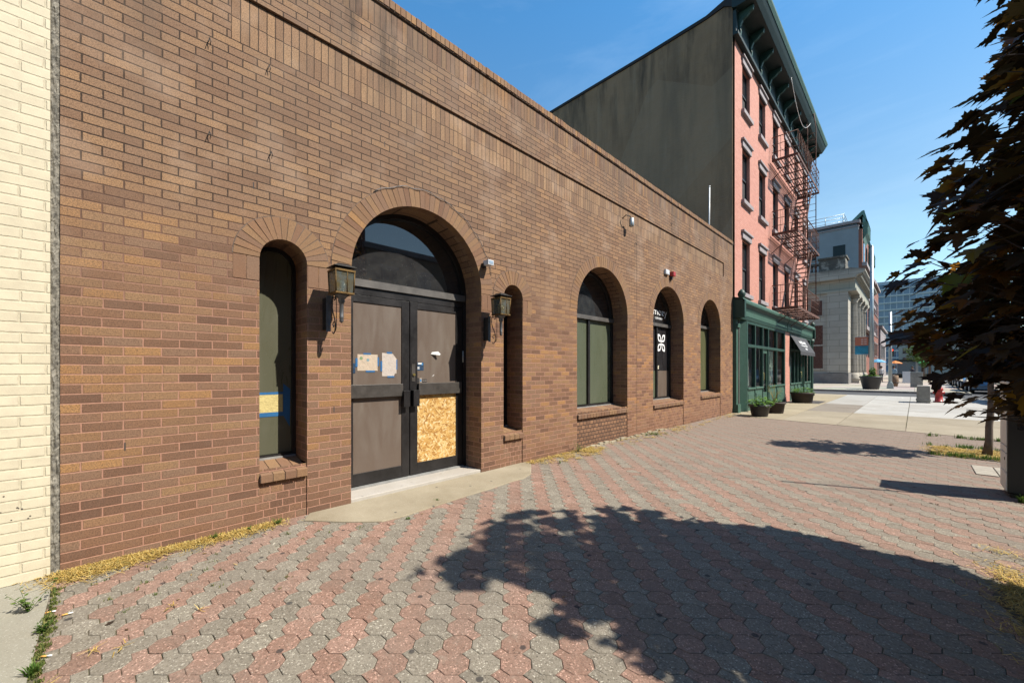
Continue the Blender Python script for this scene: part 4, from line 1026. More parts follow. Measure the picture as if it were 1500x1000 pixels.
for (ya, yb) in cols:
    for (za, zb) in rows: sash_window(ya, yb, za, zb, (int(ya * 7 + za) % 3) != 0)
# bracketed cornice
b = MB(); b.box(WX - .02, WX + .10, PY0, PY1 + .0, 12.15, 12.95); b.box(WX + .10, WX + .16, PY0, PY1, 12.13, 12.25)
b.prism([(WX - .01, 13.0), (WX + .12, 12.95), (WX + .62, 12.98), (WX + .72, 13.12), (WX + .78, 13.22), (WX + .80, 13.42), (WX + .74, 13.5), (WX - .01, 13.55)], 'y', PY0 - .08, PY1 + .1)
cn = b.build('cornice', 'green_d', PK, bevel=.01)
b = MB(); b.prism([(WX + .80, 13.24), (WX + .86, 13.36), (WX + .86, 13.44), (WX + .80, 13.44)], 'y', PY0 - .09, PY1 + .11); b.build('drip_edge', 'green_l', cn)
for k in range(11):
    y = PY0 + .22 + k * 1.25
    b = MB(); P = [(WX + .10, 12.20), (WX + .16, 12.20), (WX + .18, 12.34), (WX + .15, 12.50), (WX + .22, 12.66), (WX + .34, 12.72), (WX + .42, 12.80), (WX + .52, 12.84), (WX + .54, 12.97), (WX + .10, 12.97)]
    b.prism(P, 'y', y, y + .11); b.build('bracket', 'green_m', cn, bevel=.012)
b = MB(); pts = [(WX + .70, 19 + k * .35, 13.0 - 1.15 * sin(pi * min(1, k / 12)) * .8 - .1) for k in range(13)]; b.tube(pts, .010, 5); tag(b.build('cable', 'wht'), 'loose white cable drooping from the green roof cornice of the pink building', 'cable')

# ---- shopfronts
FB = -3.93
SF = MB()
SF.box(WX - .05, WX + .10, 14.22, 14.46, 0, 3.1); SF.box(WX + .10, WX + .16, 14.20, 14.48, 0, .28); SF.box(WX + .10, WX + .15, 14.2, 14.48, 2.75, 2.88)
SF.build('pilaster', 'green_l', PK, bevel=.008)
b = MB(); b.prism([(WX - .1, 14.46), (WX + .02, 14.46), (FB - .02, 14.86), (FB, 14.92), (WX - .2, 14.92)], 'z', 0, 3.1); b.build('side_panel', 'green', PK)
# cornice over both shops
b = MB()
prof = [(WX - .1, 3.02), (WX + .225, 3.02), (WX + .24, 3.10), (WX + .23, 3.32), (WX + .25, 3.42), (WX + .30, 3.50), (WX + .32, 3.58), (WX + .28, 3.64), (WX - .05, 3.70), (WX - .1, 3.5)]
b.prism(prof, 'y', 14.2, 20.85); b.prism([(x + (.015 if x > WX else 0), z) for x, z in prof], 'y', 20.85, 26.95)
sc = b.build('shop_cornice', 'green', PK, bevel=.01)
b = MB(); b.prism([(WX + .336, 3.50), (WX + .35, 3.53), (WX + .35, 3.60), (WX + .30, 3.67), (WX - .0, 3.73), (WX - .0, 3.71), (WX + .30, 3.655)], 'y', 14.16, 26.98); b.build('moulding', 'green_l', sc)
b = MB(); b.box(WX + .238, WX + .252, 14.6, 20.6, 3.14, 3.30); b.box(WX + .25, WX + .265, 21.6, 26.7, 3.14, 3.30); b.build('signboard', 'green_l', sc)
for y in (14.16, 26.8):
    b = MB(); b.lathe([(.06, 3.66), (.09, 3.72), (.06, 3.78), (.10, 3.85), (.12, 3.93), (.08, 4.02), (.02, 4.08)], (WX + .24, y + .1, -.12), 12); b.box(WX + .1, WX + .355, y + .0, y + .16, 3.05, 3.62); b.build('finial', 'green', sc)
def shop(parts_y, door_idx, zt_mid, label):
    """timber shop window bay: mullions at parts_y"""
    y0, y1 = parts_y[0], parts_y[-1]; b = MB()
    for k, y in enumerate(parts_y):
        w_ = .09 if 0 < k < len(parts_y) - 1 else .16
        b.box(FB - .10, FB, y - w_ / 2, y + w_ / 2, .0, 3.03)
    b.box(FB - .085, FB + .01, y0, y1, zt_mid, zt_mid + .10); b.box(FB - .085, FB - .005, y0, y1, 2.93, 3.03)
    sf = b.build('shopfront', 'green', PK, label, bevel=.006)
    for k, (a, c) in enumerate(zip(parts_y, parts_y[1:])):
        if k == door_idx:
            b = MB(); b.box(FB - .09, FB - .04, a + .045, a + .12, .05, zt_mid); b.box(FB - .09, FB - .04, c - .12, c - .045, .05, zt_mid); b.box(FB - .09, FB - .041, a + .12, c - .12, .05, .55); b.box(FB - .09, FB - .041, a + .12, c - .12, zt_mid - .15, zt_mid); b.build('shop_door', 'green_l', sf, bevel=.004)
            b = MB(); b.tube([(FB - .02, a + .13, 1.0), (FB - .0, a + .13, 1.05), (FB - .0, a + .13, 1.25), (FB - .03, a + .13, 1.3)], .012, 6); b.build('door_handle', 'brass', sf)
        else:
            b = MB(); b.box(FB - .08, FB - .02, a + .05, c - .05, .0, .72); b.box(FB - .03, FB + .0, a + .12, c - .12, .14, .58); b.box(FB - .08, FB + .03, a + .02, c - .02, .72, .78); b.build('stall_riser', 'green_l', sf, bevel=.01)
        b = MB(); b.box(FB - .07, FB - .065, a + .04, c - .04, .72, zt_mid + .01); b.box(FB - .07, FB - .065, a + .04, c - .04, zt_mid + .09, 2.95); b.build('pane', 'shop_glass', sf)
    return sf
q = N('shop window glass'); q.out((.9, .95, .93), .02, spec=.6, Transmission_Weight=1., IOR=1.12); M['shop_glass'] = q.m
shop([14.98, 15.95, 16.95, 17.75, 19.05, 20.45], 2, 2.15, 'green shopfront next to the brown brick building')
shop([21.5, 22.45, 23.2, 23.95, 24.7, 25.5, 26.4], 3, 2.25, 'green shopfront under the dark awning')
# shop interiors
b = MB(); b.box(WX - 2.2, WX - 2.0, 14.6, 26.4, 0, 3.4); b.box(WX - 2.1, FB - .12, 20.7, 20.9, 0, 3.4); b.box(WX - 2.1, FB - .1, 14.4, 14.5, 0, 3.4); b.box(WX - 2.1, FB - .05, 14.5, 26.4, 3.2, 3.3); b.box(WX - 2.1, FB - .1, 14.5, 26.4, -.02, .12)
b.build('shop_interior', simple('dim shop interior', (.05, .045, .04), .9, var=.4, scale=1.5), PK)
rr = random.Random(14)
def mannequin(x, y, lab, col):
    t = thing('shop_mannequin', lab, 'mannequin', (x, y, .12)); b = MB()
    b.lathe([(.15, .12), (.16, .14), (.02, .16), (.02, .75), (.15, .80), (.20, 1.0), (.14, 1.18), (.19, 1.40), (.16, 1.5), (.05, 1.54), (.045, 1.62), (.08, 1.68), (.09, 1.78), (.06, 1.88), (.01, 1.9)], (x, y, 0), 14); b.build('figure', col, t)
mannequin(-4.3, 15.5, 'white mannequin in the first pane of the green shop window', simple('white cloth', (.5, .47, .45), .9, var=.3, scale=8))
for k, (y, h, lab) in enumerate(((16.5, 1.0, 'white paper shade standing low behind the second shop pane'), (18.3, 1.5, 'tall pale poster board behind the shop pane right of the shop door'), (19.75, 1.35, 'pale curtain panel in the last pane of the first green shop'))):
    b = MB(); b.prism([(y - .22, .8), (y + .22, .8), (y + .30 if k != 0 else y + .12, .8 + h), (y - .30 if k != 0 else y - .12, .8 + h)], 'x', -4.36 + .02 * k, -4.33 + .02 * k); tag(b.build('display_board', simple('pale display %d' % k, [(.55, .55, .5), (.3, .3, .28), (.42, .5, .42)][k], .8, var=.3, scale=7)), lab, 'display')
for k in range(4):
    y = 22.1 + k * 1.05; b = MB(); b.box(-4.42, -4.40, y - .22, y + .22, .85, 1.9 + .1 * (k % 2)); tag(b.build('display_board', simple('grey display %d' % k, (.25 + .08 * k, .25 + .08 * k, .24 + .08 * k), .8, var=.4, scale=6)), ['dim grey board in the first pane under the awning', 'grey board in the second pane under the awning', 'paler board in the third pane under the awning', 'palest board in the pane nearest the corner column'][k], 'display')
# corner column
b = MB(); b.lathe([(.15, 0), (.15, .12), (.11, .16), (.095, .25), (.085, 2.75), (.11, 2.8), (.14, 2.86), (.14, 3.02)], (FB - .02, 26.78, 0), 16); b.build('corner_column', 'green', PK)
# awning
M['canvas'] = simple('black awning canvas', (.03, .03, .034), .8, var=.2, scale=3)
AW = thing('awning', 'dark canvas awning with white lettering over the corner shopfront', 'awning', (WX, 24, 2.3))
b = MB(); zt_, zb_ = 2.93, 2.21; xt, xb = FB + .03, FB + .40; ya, yb = 21.4, 25.0
b.face([(xt, ya, zt_), (xb, ya, zb_), (xb, yb, zb_), (xt, yb, zt_)]); b.face([(xt - .01, ya, zt_ - .01), (xt - .01, yb, zt_ - .01), (xb - .01, yb, zb_ - .012), (xb - .01, ya, zb_ - .012)]); b.face([(xb, ya, zb_), (xb, ya, zb_ - .16), (xb, yb, zb_ - .16), (xb, yb, zb_)]); b.build('canopy', 'canvas', AW)
b = MB(); b.tube([(FB, ya + .03, 2.2), (xb - .02, ya + .03, 2.17)], .012, 6); b.tube([(FB, yb - .03, 2.2), (xb - .02, yb - .03, 2.17)], .012, 6); b.tube([(xb - .02, ya, 2.17), (xb - .02, yb, 2.17)], .012, 6); b.build('awning_frame', 'iron', AW)
dirn = Vector((xt - xb, 0, zt_ - zb_)).normalized(); nrm = Vector((0, 1, 0)).cross(dirn)
def aw(txt, size, f, sx=1.): 
    p = Vector((xb, 23.2, zb_)) + dirn * f + nrm * .006; text_mesh(txt, size, AW, 'lettering', 'white', p, (0, 1, 0), dirn, .001, sx=sx, bold=.004)
aw('velvet', .30, .42, 2.2); aw('beauty lounge', .10, .30, 2.6); aw('est', .17, .12, 2.4)

# ---- planters
M['pot_b'] = simple('black plastic pot', (.03, .03, .034), .5, var=.2); M['pot_r'] = simple('dark brown barrel', (.03, .018, .013), .75, var=.4, scale=12, bump=.3)
def leaf_cluster(name, c, rad, h, n, size, mat, parent, seed, up=.5):
    rr = random.Random(seed); b = MB()
    for _ in range(n):
        a = rr.uniform(0, 2 * pi); d = rad * sqrt(rr.random()); z = c[2] + h * rr.random() ** 1.2 * (1 - .5 * d / rad)
        p = Vector((c[0] + cos(a) * d, c[1] + sin(a) * d, z)); az = rr.uniform(0, 2 * pi); t = Vector((cos(az), sin(az), rr.uniform(-.4, up))).normalized() * size * rr.uniform(.6, 1.3)
        s_ = Vector((-sin(az), cos(az), rr.uniform(-.4, .4))).normalized() * t.length * .38; b.r = rr.random()
        b.face([p, p + t * .5 + s_, p + t, p + t * .5 - s_])
    return b.build(name, mat, parent)
M['planter_leaf'] = leafmat('planter leaves', [(0, (.05, .11, .02)), (.6, (.11, .22, .04)), (1, (.18, .32, .07))], .3, .45)
def pot(x, y, r0, r1, h, mat, lab, plant_r, plant_h, n, tall=0):
    t = thing('planter', lab, 'planter', (x, y, 0), 'potted plants before the green shopfronts')
    b = MB(); b.lathe([(r0, .0), (r0 + .01, .02), (r1 - .02, h - .06), (r1, h - .06), (r1 + .012, h - .03), (r1, h), (r1 - .03, h), (r1 - .04, h - .06), (.02, h - .07)], (x, y, 0), 28); b.build('pot', mat, t)
    leaf_cluster('foliage', (x, y, h - .05), plant_r, plant_h, n, .10, 'planter_leaf', t, int(y * 10))
    if tall:
        b = MB(); rr = random.Random(5)
        for k in range(9):
            a = rr.uniform(0, 2 * pi); L = tall * rr.uniform(.5, 1); b.tube([(x, y, h - .05), (x + cos(a) * .08, y + sin(a) * .08, h + L * .6), (x + cos(a) * .2, y + sin(a) * .2, h + L)], [.005, .004, .002], 4)
        b.build('stem', 'straw', t); leaf_cluster('foliage', (x, y, h + .1), .25, tall, 70, .05, 'planter_leaf', t, 77)
pot(-3.28, 13.75, .20, .29, .36, 'pot_b', 'black round pot with bright green leaves nearest the brown brick building', .32, .34, 220)
pot(-3.20, 15.15, .24, .31, .36, 'pot_r', 'dark barrel pot with thin straggling stems beside the black pot', .22, .12, 70, .6)
pot(-3.35, 20.6, .34, .42, .44, 'pot_r', 'low dark barrel pot with green leaves by the pink brick pier', .40, .34, 240)

# ---- fire escape
M['rust'] = simple('rusty brown iron', (.12, .055, .038), .75, .3, .45, 6, .3)
FE = thing('fire_escape', 'rusty brown iron fire escape on the front of the pink building', 'fire escape', (WX, 21, 3.8))
X0, X1, YA, YB = WX + .05, WX + .92, 19.0, 23.9
for lv, z in enumerate((3.86, 6.86, 9.84)):
    b = MB()
    for k in range(10):
        x = X0 + .02 + k * (X1 - X0 - .04) / 9
        b.box(x - .012, x + .012, YA, YB if k < 5 else YB, z - .02, z + .02)
    for k in range(7): y = YA + k * (YB - YA) / 6; b.box(X0, X1, y - .02, y + .02, z - .055, z - .0205)
    b.box(X1, X1 + .012, YA - .02, YB + .02, z - .07, z + .03); b.box(X0, X1, YA - .03, YA - .018, z - .07, z + .03); b.box(X0, X1, YB + .018, YB + .03, z - .07, z + .03)
    pl = b.build('platform', 'rust', FE)
    b = MB()
    for hz in (.32, .62, .92):
        b.tube([(X0, YA, z + hz), (X1, YA, z + hz), (X1, YB, z + hz), (X0, YB, z + hz)], .012 if hz < .9 else .018, 6)
    for k in range(17): y = YA + k * (YB - YA) / 16; b.tube([(X1, y, z), (X1, y, z + .92)], .008, 5)
    for k in range(4): x = X0 + k * (X1 - X0) / 3; b.tube([(x, YA, z), (x, YA, z + .92)], .008, 5); b.tube([(x, YB, z), (x, YB, z + .92)], .008, 5)
    b.build('railing', 'rust', pl)
    for y in (YA + .1, (YA + YB) / 2, YB - .1): b = MB(); b.tube([(WX, y, z - .75), (X1 - .1, y, z - .06)], .016, 6); b.build('support_strut', 'rust', pl)
for z0, z1 in ((3.86, 6.86), (6.86, 9.84)):
    b = MB(); ya, yb = 20.6, 22.7
    for x in (X0 + .28, X1 - .08):
        b.prism([(ya - .06, z0), (ya + .06, z0), (yb + .06, z1), (yb - .06, z1)], 'x', x - .012, x + .012)
        b.tube([(x, ya - .1, z0 + .85), (x, yb - .1, z1 + .85)], .014, 6)
        for k in range(4): f = k / 3; b.tube([(x, ya + (yb - ya) * f, z0 + (z1 - z0) * f), (x, ya + (yb - ya) * f - .1, z0 + (z1 - z0) * f + .85)], .009, 5)
    for k in range(1, 13): f = k / 13; y = ya + (yb - ya) * f; z = z0 + (z1 - z0) * f; b.box(X0 + .28, X1 - .08, y - .07, y + .07, z - .012, z + .012)
    b.build('stair', 'rust', FE)
b = MB()
for x in (X1 - .34, X1 - .02): b.tube([(x, 23.2, 4.0), (x, 23.2, 12.6), (x - .1, 23.2, 13.5)], .02, 6)
for k in range(28): b.tube([(X1 - .34, 23.2, 4.3 + k * .3), (X1 - .02, 23.2, 4.3 + k * .3)], .011, 5)
b.build('ladder', 'rust', FE)
# ================================================================== BANK
BK = thing('bank_building', 'pale stone bank with fluted columns and a heavy parapet across the side street', 'building', (-4.7, 59, 0))
def stone():
    q = N('pale limestone'); p = q.sep(q.pos()); nn = q.sep(q.normal())
    isx = q.math('GREATER_THAN', q.math('ABSOLUTE', nn[0]), .6); hor = q.math('ADD', q.math('MULTIPLY', p[1], isx), q.math('MULTIPLY', p[0], q.math('SUBTRACT', 1., isx)))
    bt = q.n('ShaderNodeTexBrick'); q.put(bt.inputs['Vector'], q.comb(hor, p[2])); bt.inputs['Scale'].default_value = 1.; bt.inputs['Brick Width'].default_value = 1.5; bt.inputs['Row Height'].default_value = .62; bt.inputs['Mortar Size'].default_value = .018
    bt.inputs['Color1'].default_value = (.42, .39, .335, 1); bt.inputs['Color2'].default_value = (.37, .345, .295, 1); bt.inputs['Mortar'].default_value = (.2, .185, .16, 1)
    c = q.mix(q.rampv(q.noise(.9, 5, .65), .45, .7, 0, .35), bt.outputs[0], (.26, .24, .2))
    top = q.math('MULTIPLY', q.rampv(p[2], 10.6, 11.3), q.rampv(q.noise(1.1, 5, .7), .34, .50)); c = q.mix(q.math('MULTIPLY', top, .85), c, (.045, .042, .038))
    gb = q.math('MULTIPLY', q.math('MULTIPLY', q.rampv(p[2], 8.9, 9.2), q.rampv(p[2], 10.0, 9.7)), .45); c = q.mix(gb, c, (.20, .25, .21))
    return q.out(c, .9, q.bump(bt.outputs[1], -.3, .02), spec=.2)
M['stone'] = stone(); M['granite_d'] = simple('grey granite plinth', (.18, .17, .16), .7, var=.25, scale=2)
BX, BY = -4.7, 50.9
b = MB(); b.box(-22, BX - 1.1, BY, 66.8, 0, 10.7); b.box(BX - 1.1, BX, BY, BY + 1.9, 0, 10.1); b.box(BX - 1.1, BX, 65, 66.8, 0, 10.1)
b.box(-9.45 + 0, BX - 1.0, BY - .12, BY - .0, 1.25, 9.0) if False else None
b.box(-6.2, BX + .12, BY - .14, BY + 2.0, 1.1, 9.0); wall_b = b.build('wall', 'stone', BK)
b = MB(); b.box(-22, BX + .16, BY - .22, BY + 2.1, -.1, 1.05); b.box(BX - 1.1, BX + .1, BY + 2.1, 66.9, -.1, .35); b.build('plinth', 'granite_d', BK, bevel=.03)
b = MB(); b.box(-22, BX + .75, BY - .2, 66.9, 9.0, 9.25); b.box(-22, BX + .65, BY - .1, 66.85, 9.25, 10.2); b.build('entablature', 'stone', BK, bevel=.02)
b = MB(); b.prism([(-22, 10.2), (BX + .7, 10.2), (BX + .8, 10.4), (BX + 1.2, 10.55), (BX + 1.4, 10.75), (BX + 1.4, 10.9), (BX + .4, 11.15), (-22, 11.15)], 'y', BY - .7, 67.2); b.build('cornice', 'stone', BK)
b = MB()
for k in range(30): b.box(BX + .65, BX + 1.1, BY + .1 + k * .56, BY + .36 + k * .56, 10.25, 10.52)
for k in range(26): b.box(-5.2 - k * .6, -4.95 - k * .6, BY - .42, BY - .05, 10.22, 10.42)
b.build('dentils', 'stone', BK)
b = MB(); b.box(-22, BX - .3, BY + .3, BY + .7, 11.1, 11.25); b.box(-22, BX - .3, BY + .25, BY + .75, 12.0, 12.2); b.box(-6.9, BX - .1, BY + .1, BY + 2.2, 11.1, 12.45); b.box(-7.0, BX + .0, BY + .0, BY + 2.3, 12.45, 12.62); b.box(BX - .7, BX - .25, BY + 2.2, 66.8, 11.1, 12.2)
for k in range(45): b.lathe([(.07, 11.25), (.12, 11.45), (.06, 11.7), (.1, 11.85), (.1, 12.0)], (-7.2 - k * .32, BY + .5, 0), 6)
b.build('parapet', 'stone', BK)
for k in range(4):
    y = BY + 3.6 + k * 3.35; b = MB(); n = 32
    b.lathe([(.72, .3), (.72, .6), (.62, .7), (.66, .85), (.55, .95), (.54, 1.05)], (BX + .05, y, 0), 24)
    i0 = len(b.v)
    for z in (1.05, 8.2):
        rr_ = .53 if z < 2 else .46
        for j in range(n * 2): a = pi * j / n; rad = rr_ * (1 if j % 2 else .93); b.v.append((BX + .05 + rad * cos(a), y + rad * sin(a), z))
    for j in range(n * 2): b.add([i0 + j, i0 + (j + 1) % (n * 2), i0 + n * 2 + (j + 1) % (n * 2), i0 + n * 2 + j])
    b.lathe([(.48, 8.2), (.5, 8.3), (.56, 8.5), (.7, 8.75)], (BX + .05, y, 0), 24); b.box(BX - .7, BX + .75, y - .7, y + .7, 8.75, 9.0); b.box(BX - .7, BX + .72, y - .75, y + .75, -.05, .3)
    b.build('column', 'stone', BK)
M['red_glass'] = simple('brown tinted window', (.06, .03, .025), .25); 
for (x0, x1, z0, z1, m) in ((-7.55, -6.6, 6.85, 8.35, 'red_glass'), (-7.55, -6.55, 3.9, 5.85, 'red_glass'), (-7.55, -6.55, 1.5, 3.85, 'glass'), (-11.5, -10.4, 6.85, 8.35, 'red_glass'), (-11.5, -10.4, 1.5, 5.8, 'glass')):
    b = MB(); b.box(x0, x1, BY - .02, BY + .1, z0, z1); w_ = b.build('window', m, BK)
    b = MB(); b.box(x0 - .06, x0, BY - .05, BY, z0, z1); b.box(x1, x1 + .06, BY - .05, BY, z0, z1); b.box(x0 - .1, x1 + .1, BY - .09, BY, z0 - .12, z0); b.build('frame', 'stone', w_)
b = MB(); b.box(BX - 1.09, BX - .9, BY + 1.95, 65, 1.2, 8.6); b.build('window', 'glass', BK)
b = MB(); b.box(BX + .1, BX + .14, 58.0, 58.7, 5.5, 7.3); tag(b.build('street_sign', simple('green sign', (.03, .30, .10), .5)), 'narrow green sign hung on the bank columns', 'sign')

# ---- grey building with green bays behind the bank
GB = thing('grey_building', 'tall grey rendered building with green bay fronts behind the bank', 'building', (-5, 75, 0))
M['blue_grey'] = simple('blue grey render', (.22, .26, .29), .85, var=.08, scale=1); M['copper'] = simple('green copper bay', (.08, .20, .17), .5, var=.3, scale=1.5); M['redbrick'] = simple('red brick', (.22, .085, .06), .85, var=.2, scale=2)
GX = -5.0; M['dark_pane'] = simple('dark tinted pane', (.02, .035, .04), .6, spec=.2)
b = MB(); b.box(-30, GX - .05, 67.3, 84, 0, 19.6); b.build('side_wall', 'blue_grey', GB)
b = MB(); b.box(GX - .05, GX + .3, 67.3, 84, 0, 19.2); b.build('front_wall', 'redbrick', GB)
b = MB(); b.box(-30, GX + .1, 67.1, 84, 20.05, 20.4); b.box(-30, GX + .0, 67.2, 84, 19.6, 19.75); b.build('roof_edge', 'lintel', GB)
b = MB(); b.box(-30, GX - .2, 67.35, 84, 19.75, 20.05); b.build('clerestory', 'glass', GB)
b = MB()
for z in (20.7, 21.15, 21.6): b.tube([(-14, 67.6, z), (GX - 1.5, 67.6, z), (GX - 1.5, 75, z)], .04, 5)
for k in range(5): b.tube([(-14 + k * 1.85, 67.6, 20.4), (-14 + k * 1.85, 67.6, 21.6)], .04, 5)
b.build('roof_railing', 'galv', GB)
b = MB(); b.box(-14.5, -11.2, 68.5, 71, 20.4, 22.0); b.box(-14.3, -11.4, 68.4, 68.5, 20.9, 21.8); b.build('roof_plant', 'galv', GB)
for (x0, x1, z0, z1) in ((-7.6, -6.35, 16.05, 17.55), (-10.7, -9.45, 16.05, 17.35), (-13.9, -12.6, 16.05, 17.35)):
    b = MB(); b.box(x0, x1, 67.26, 67.34, z0, z1); w_ = b.build('window', 'dark_pane', GB); b = MB(); b.box(x0 - .08, x1 + .08, 67.2, 67.32, z0 - .1, z0); b.build('sill', 'blue_grey', w_)
for k, (y, z) in enumerate(((68.0, 17.9), (77.0, 15.9))):
    b = MB(); b.prism([(GX + .3, z), (GX + .75, z + .9), (GX + .75, z + 2.4), (GX + .3, z + 3.0)], 'y', y, y + 4.2); b.prism([(GX - 1.6, z + 1.9), (GX + .2, z + 3.75), (GX + .45, z + 3.8), (GX + .85, z + 2.0), (GX + .75, z + 2.0), (GX + .3, z + 3.3), (GX - 1.2, z + 1.9)], 'y', y, y + 4.2)
    for j in range(10): b.prism([(GX + .3 + .1 * j, z + .35 * j * .3 + .05), (GX + .45 + .1 * j, z + .35 * j * .3 + .0)][:0] or [(GX + .3, z + .2 + j * .22), (GX + .82, z + .8 + j * .16), (GX + .82, z + .86 + j * .16), (GX + .3, z + .26 + j * .22)], 'y', y - .06, y + 4.26)
    b.build('bay_window', 'copper', GB)
for k in range(4):
    for l in range(4):
        b = MB(); b.box(GX + .28, GX + .36, 68.3 + k * 4, 70.4 + k * 4, 3.2 + l * 4, 6.0 + l * 4); b.build('window', 'glass', GB)
b = MB()
for z in (6.5, 10.5, 14.5): b.box(GX + .3, GX + .75, 67.3, 84, z, z + .45)
b.build('stone_course', 'lintel', GB)

# ---- buildings further along and behind
def block(name, lab, x0, x1, y0, y1, h, mat, wmat, face, wx, wz, nx, nz, ww, wh, z0=3.6, trim='lintel', grp=None):
    """box building with recessed window openings and a cornice; face = axis sides that carry windows"""
    t = thing(name, lab, 'building', ((x0 + x1) / 2, (y0 + y1) / 2, 0), grp)
    b = MB(); b.box(x0, x1, y0, y1, 0, h); b.box(x0 - .02, x1 + .02, y0 - .02, y1 + .02, h - .8, h - .5); b.build('wall', mat, t)
    b = MB(); b.box(x0 - .3, x1 + .3, y0 - .3, y1 + .3, h, h + .35); b.build('cornice', trim, t)
    for f in face:
        for i in range(nx):
            for j in range(nz):
                z = z0 + j * wz
                if z + wh > h - .9: continue
                if f in '+x-x':
                    xx = x1 if f == '+x' else x0; s = 1 if f == '+x' else -1
                    y = y0 + 1 + i * wx
                    if y + ww > y1 - .5: continue
                    b = MB(); b.box(xx - .12 * s, xx + .03 * s, y, y + ww, z, z + wh); o_ = b.build('window', wmat, t)
                    b = MB(); b.box(xx, xx + .12 * s, y - .1, y + ww + .1, z - .15, z); b.box(xx, xx + .1 * s, y - .1, y + ww + .1, z + wh, z + wh + .2); b.build('trim', trim, o_)
                else:
                    x = x0 + 1 + i * wx
                    if x + ww > x1 - .5: continue
                    b = MB(); b.box(x, x + ww, y0 - .03, y0 + .1, z, z + wh); o_ = b.build('window', wmat, t)
                    b = MB(); b.box(x - .1, x + ww + .1, y0 - .12, y0, z - .15, z); b.box(x - .1, x + ww + .1, y0 - .1, y0, z + wh, z + wh + .2); b.build('trim', trim, o_)
    return t
block('brick_house', 'orange red brick building past the grey building with green bays', -20, -4.6, 85, 97, 15, 'redbrick', 'glass', ['+x', '-y'], 2.4, 3.4, 5, 4, 1.2, 2.0)
block('stone_house', 'low grey stone building at the end of the sidewalk', -16, -4.4, 99, 118, 9, 'lintel', 'glass', ['+x', '-y'], 3, 3.4, 5, 2, 1.6, 2.2)
# glass tower
q = N('blue curtain wall glass'); p = q.sep(q.pos()); 
fl = q.math('FRACT', q.math('DIVIDE', p[2], 3.6)); ln = q.math('LESS_THAN', fl, .22); mu = q.math('LESS_THAN', q.math('FRACT', q.math('DIVIDE', q.math('ADD', p[0], p[1]), 2.4)), .12)
cellc = q.n('ShaderNodeTexWhiteNoise', noise_dimensions='2D'); q.put(cellc.inputs['Vector'], q.comb(q.math('FLOOR', q.math('DIVIDE', q.math('ADD', p[0], p[1]), 2.4)), q.math('FLOOR', q.math('DIVIDE', p[2], 3.6))))
c = q.ramp(cellc.outputs[0], [(0, (.03, .08, .15)), (.6, (.07, .15, .25)), (1, (.16, .27, .38))]); c = q.mix(q.math('MAXIMUM', ln, mu), c, (.30, .36, .42)); q.out(c, .15, spec=.8); M['curtain'] = q.m
GT = thing('glass_tower', 'tall blue glass office tower far down the street', 'tower', (0, 300, 0))
b = MB(); b.box(-48, 28, 290, 330, 0, 46); b.box(-46, 26, 292, 328, 46, 48); b.build('curtain_wall', 'curtain', GT)
b = MB()
for k in range(13): b.box(-48.4, 28.4, 289.6, 290.2, 3.6 * k, 3.6 * k + .5)
b.build('floor_edge', 'galv', GT)
block('office_block', 'pale office block low behind the far sidewalk', -3.9, 30, 190, 205, 13, 'stone', 'glass', ['-y'], 3.2, 3.2, 10, 3, 1.8, 1.8)
# opposite side of the main street (also what the dark fanlights mirror)
gr = 'buildings on the far side of the main street'
M['tan'] = simple('tan brick', (.27, .20, .13), .85, var=.15, scale=2)
block('apartment_house', 'tall brick apartment house across the main street', 16.5, 28, -26, 11.9, 17, 'redbrick', 'glass', ['-x'], 3.0, 3.4, 12, 4, 1.2, 2.0, grp=gr)
block('row_house', 'three storey tan house across the main street', 16.5, 28, 12.0, 34, 9.4, 'tan', 'glass', ['-x'], 2.8, 3.2, 8, 2, 1.2, 1.9, z0=3.2, grp=gr)
block('apartment_house', 'pale four storey building across the main street past the side street', 16.5, 30, 44, 75, 12.5, 'stone', 'glass', ['-x', '-y'], 3.0, 3.3, 10, 3, 1.3, 1.9, grp=gr)
block('apartment_house', 'far red brick building across the main street', 16.5, 30, 76, 130, 14, 'redbrick', 'glass', ['-x'], 3.4, 3.3, 12, 3, 1.3, 1.9, grp=gr)
b = MB(); b.box(14.0, 16.5, -40, 36, -.5, .02); b.box(14.0, 16.5, 43, 140, -.5, .02); struct(b.build('opposite_pavement', 'kerb'), 'pavement on the far side of the street')

# ================================================================== TREES
def maple_outline():
    half = [(0.0, .0), (-.08, .12), (-.17, .33), (-.02, .30), (.05, .44), (.18, .40), (.26, .62), (.33, .47), (.44, .50), (.40, .33), (.44, .17), (.60, .27), (.64, .15), (.82, .14), (.86, .06), (1.08, 0.)]
    return half + [(x, -y) for x, y in half[-2:0:-1]]
LEAF = maple_outline()
def maple_leaf(b, p, d, up, size, r):
    """one lobed leaf: p base, d tip direction, up blade normal; folded along the midrib and drooping at the tip"""
    d = d.normalized(); s = up.cross(d)
    if s.length < 1e-4: s = d.orthogonal()
    s.normalize(); n = d.cross(s) * -1 if d.cross(s).dot(up) < 0 else d.cross(s)
    k = len(b.v); L = len(LEAF); fold = r.uniform(.05, .28); droop = r.uniform(.05, .3); tw = r.uniform(-.15, .15)
    b.v.append(tuple(p + d * (.3 * size)))
    for x, y in LEAF:
        z = abs(y) * fold - droop * max(0, x - .2) ** 2 - .12 * abs(y) ** 2 + tw * y * x
        b.v.append(tuple(p + d * (x * size) + s * (y * size) + n * (z * size)))
    for i in range(L): b.add([k, k + 1 + i, k + 1 + (i + 1) % L])
def proj(p):
    """pixel of the photograph (1500 wide) a point falls on"""
    u = (p.x + p.y); v = (p.y - p.x)
    if v < .2: return None
    return 750 + 590 * u / v, 541 - 590 * (p.z - 1.4) * sqrt(2) / v
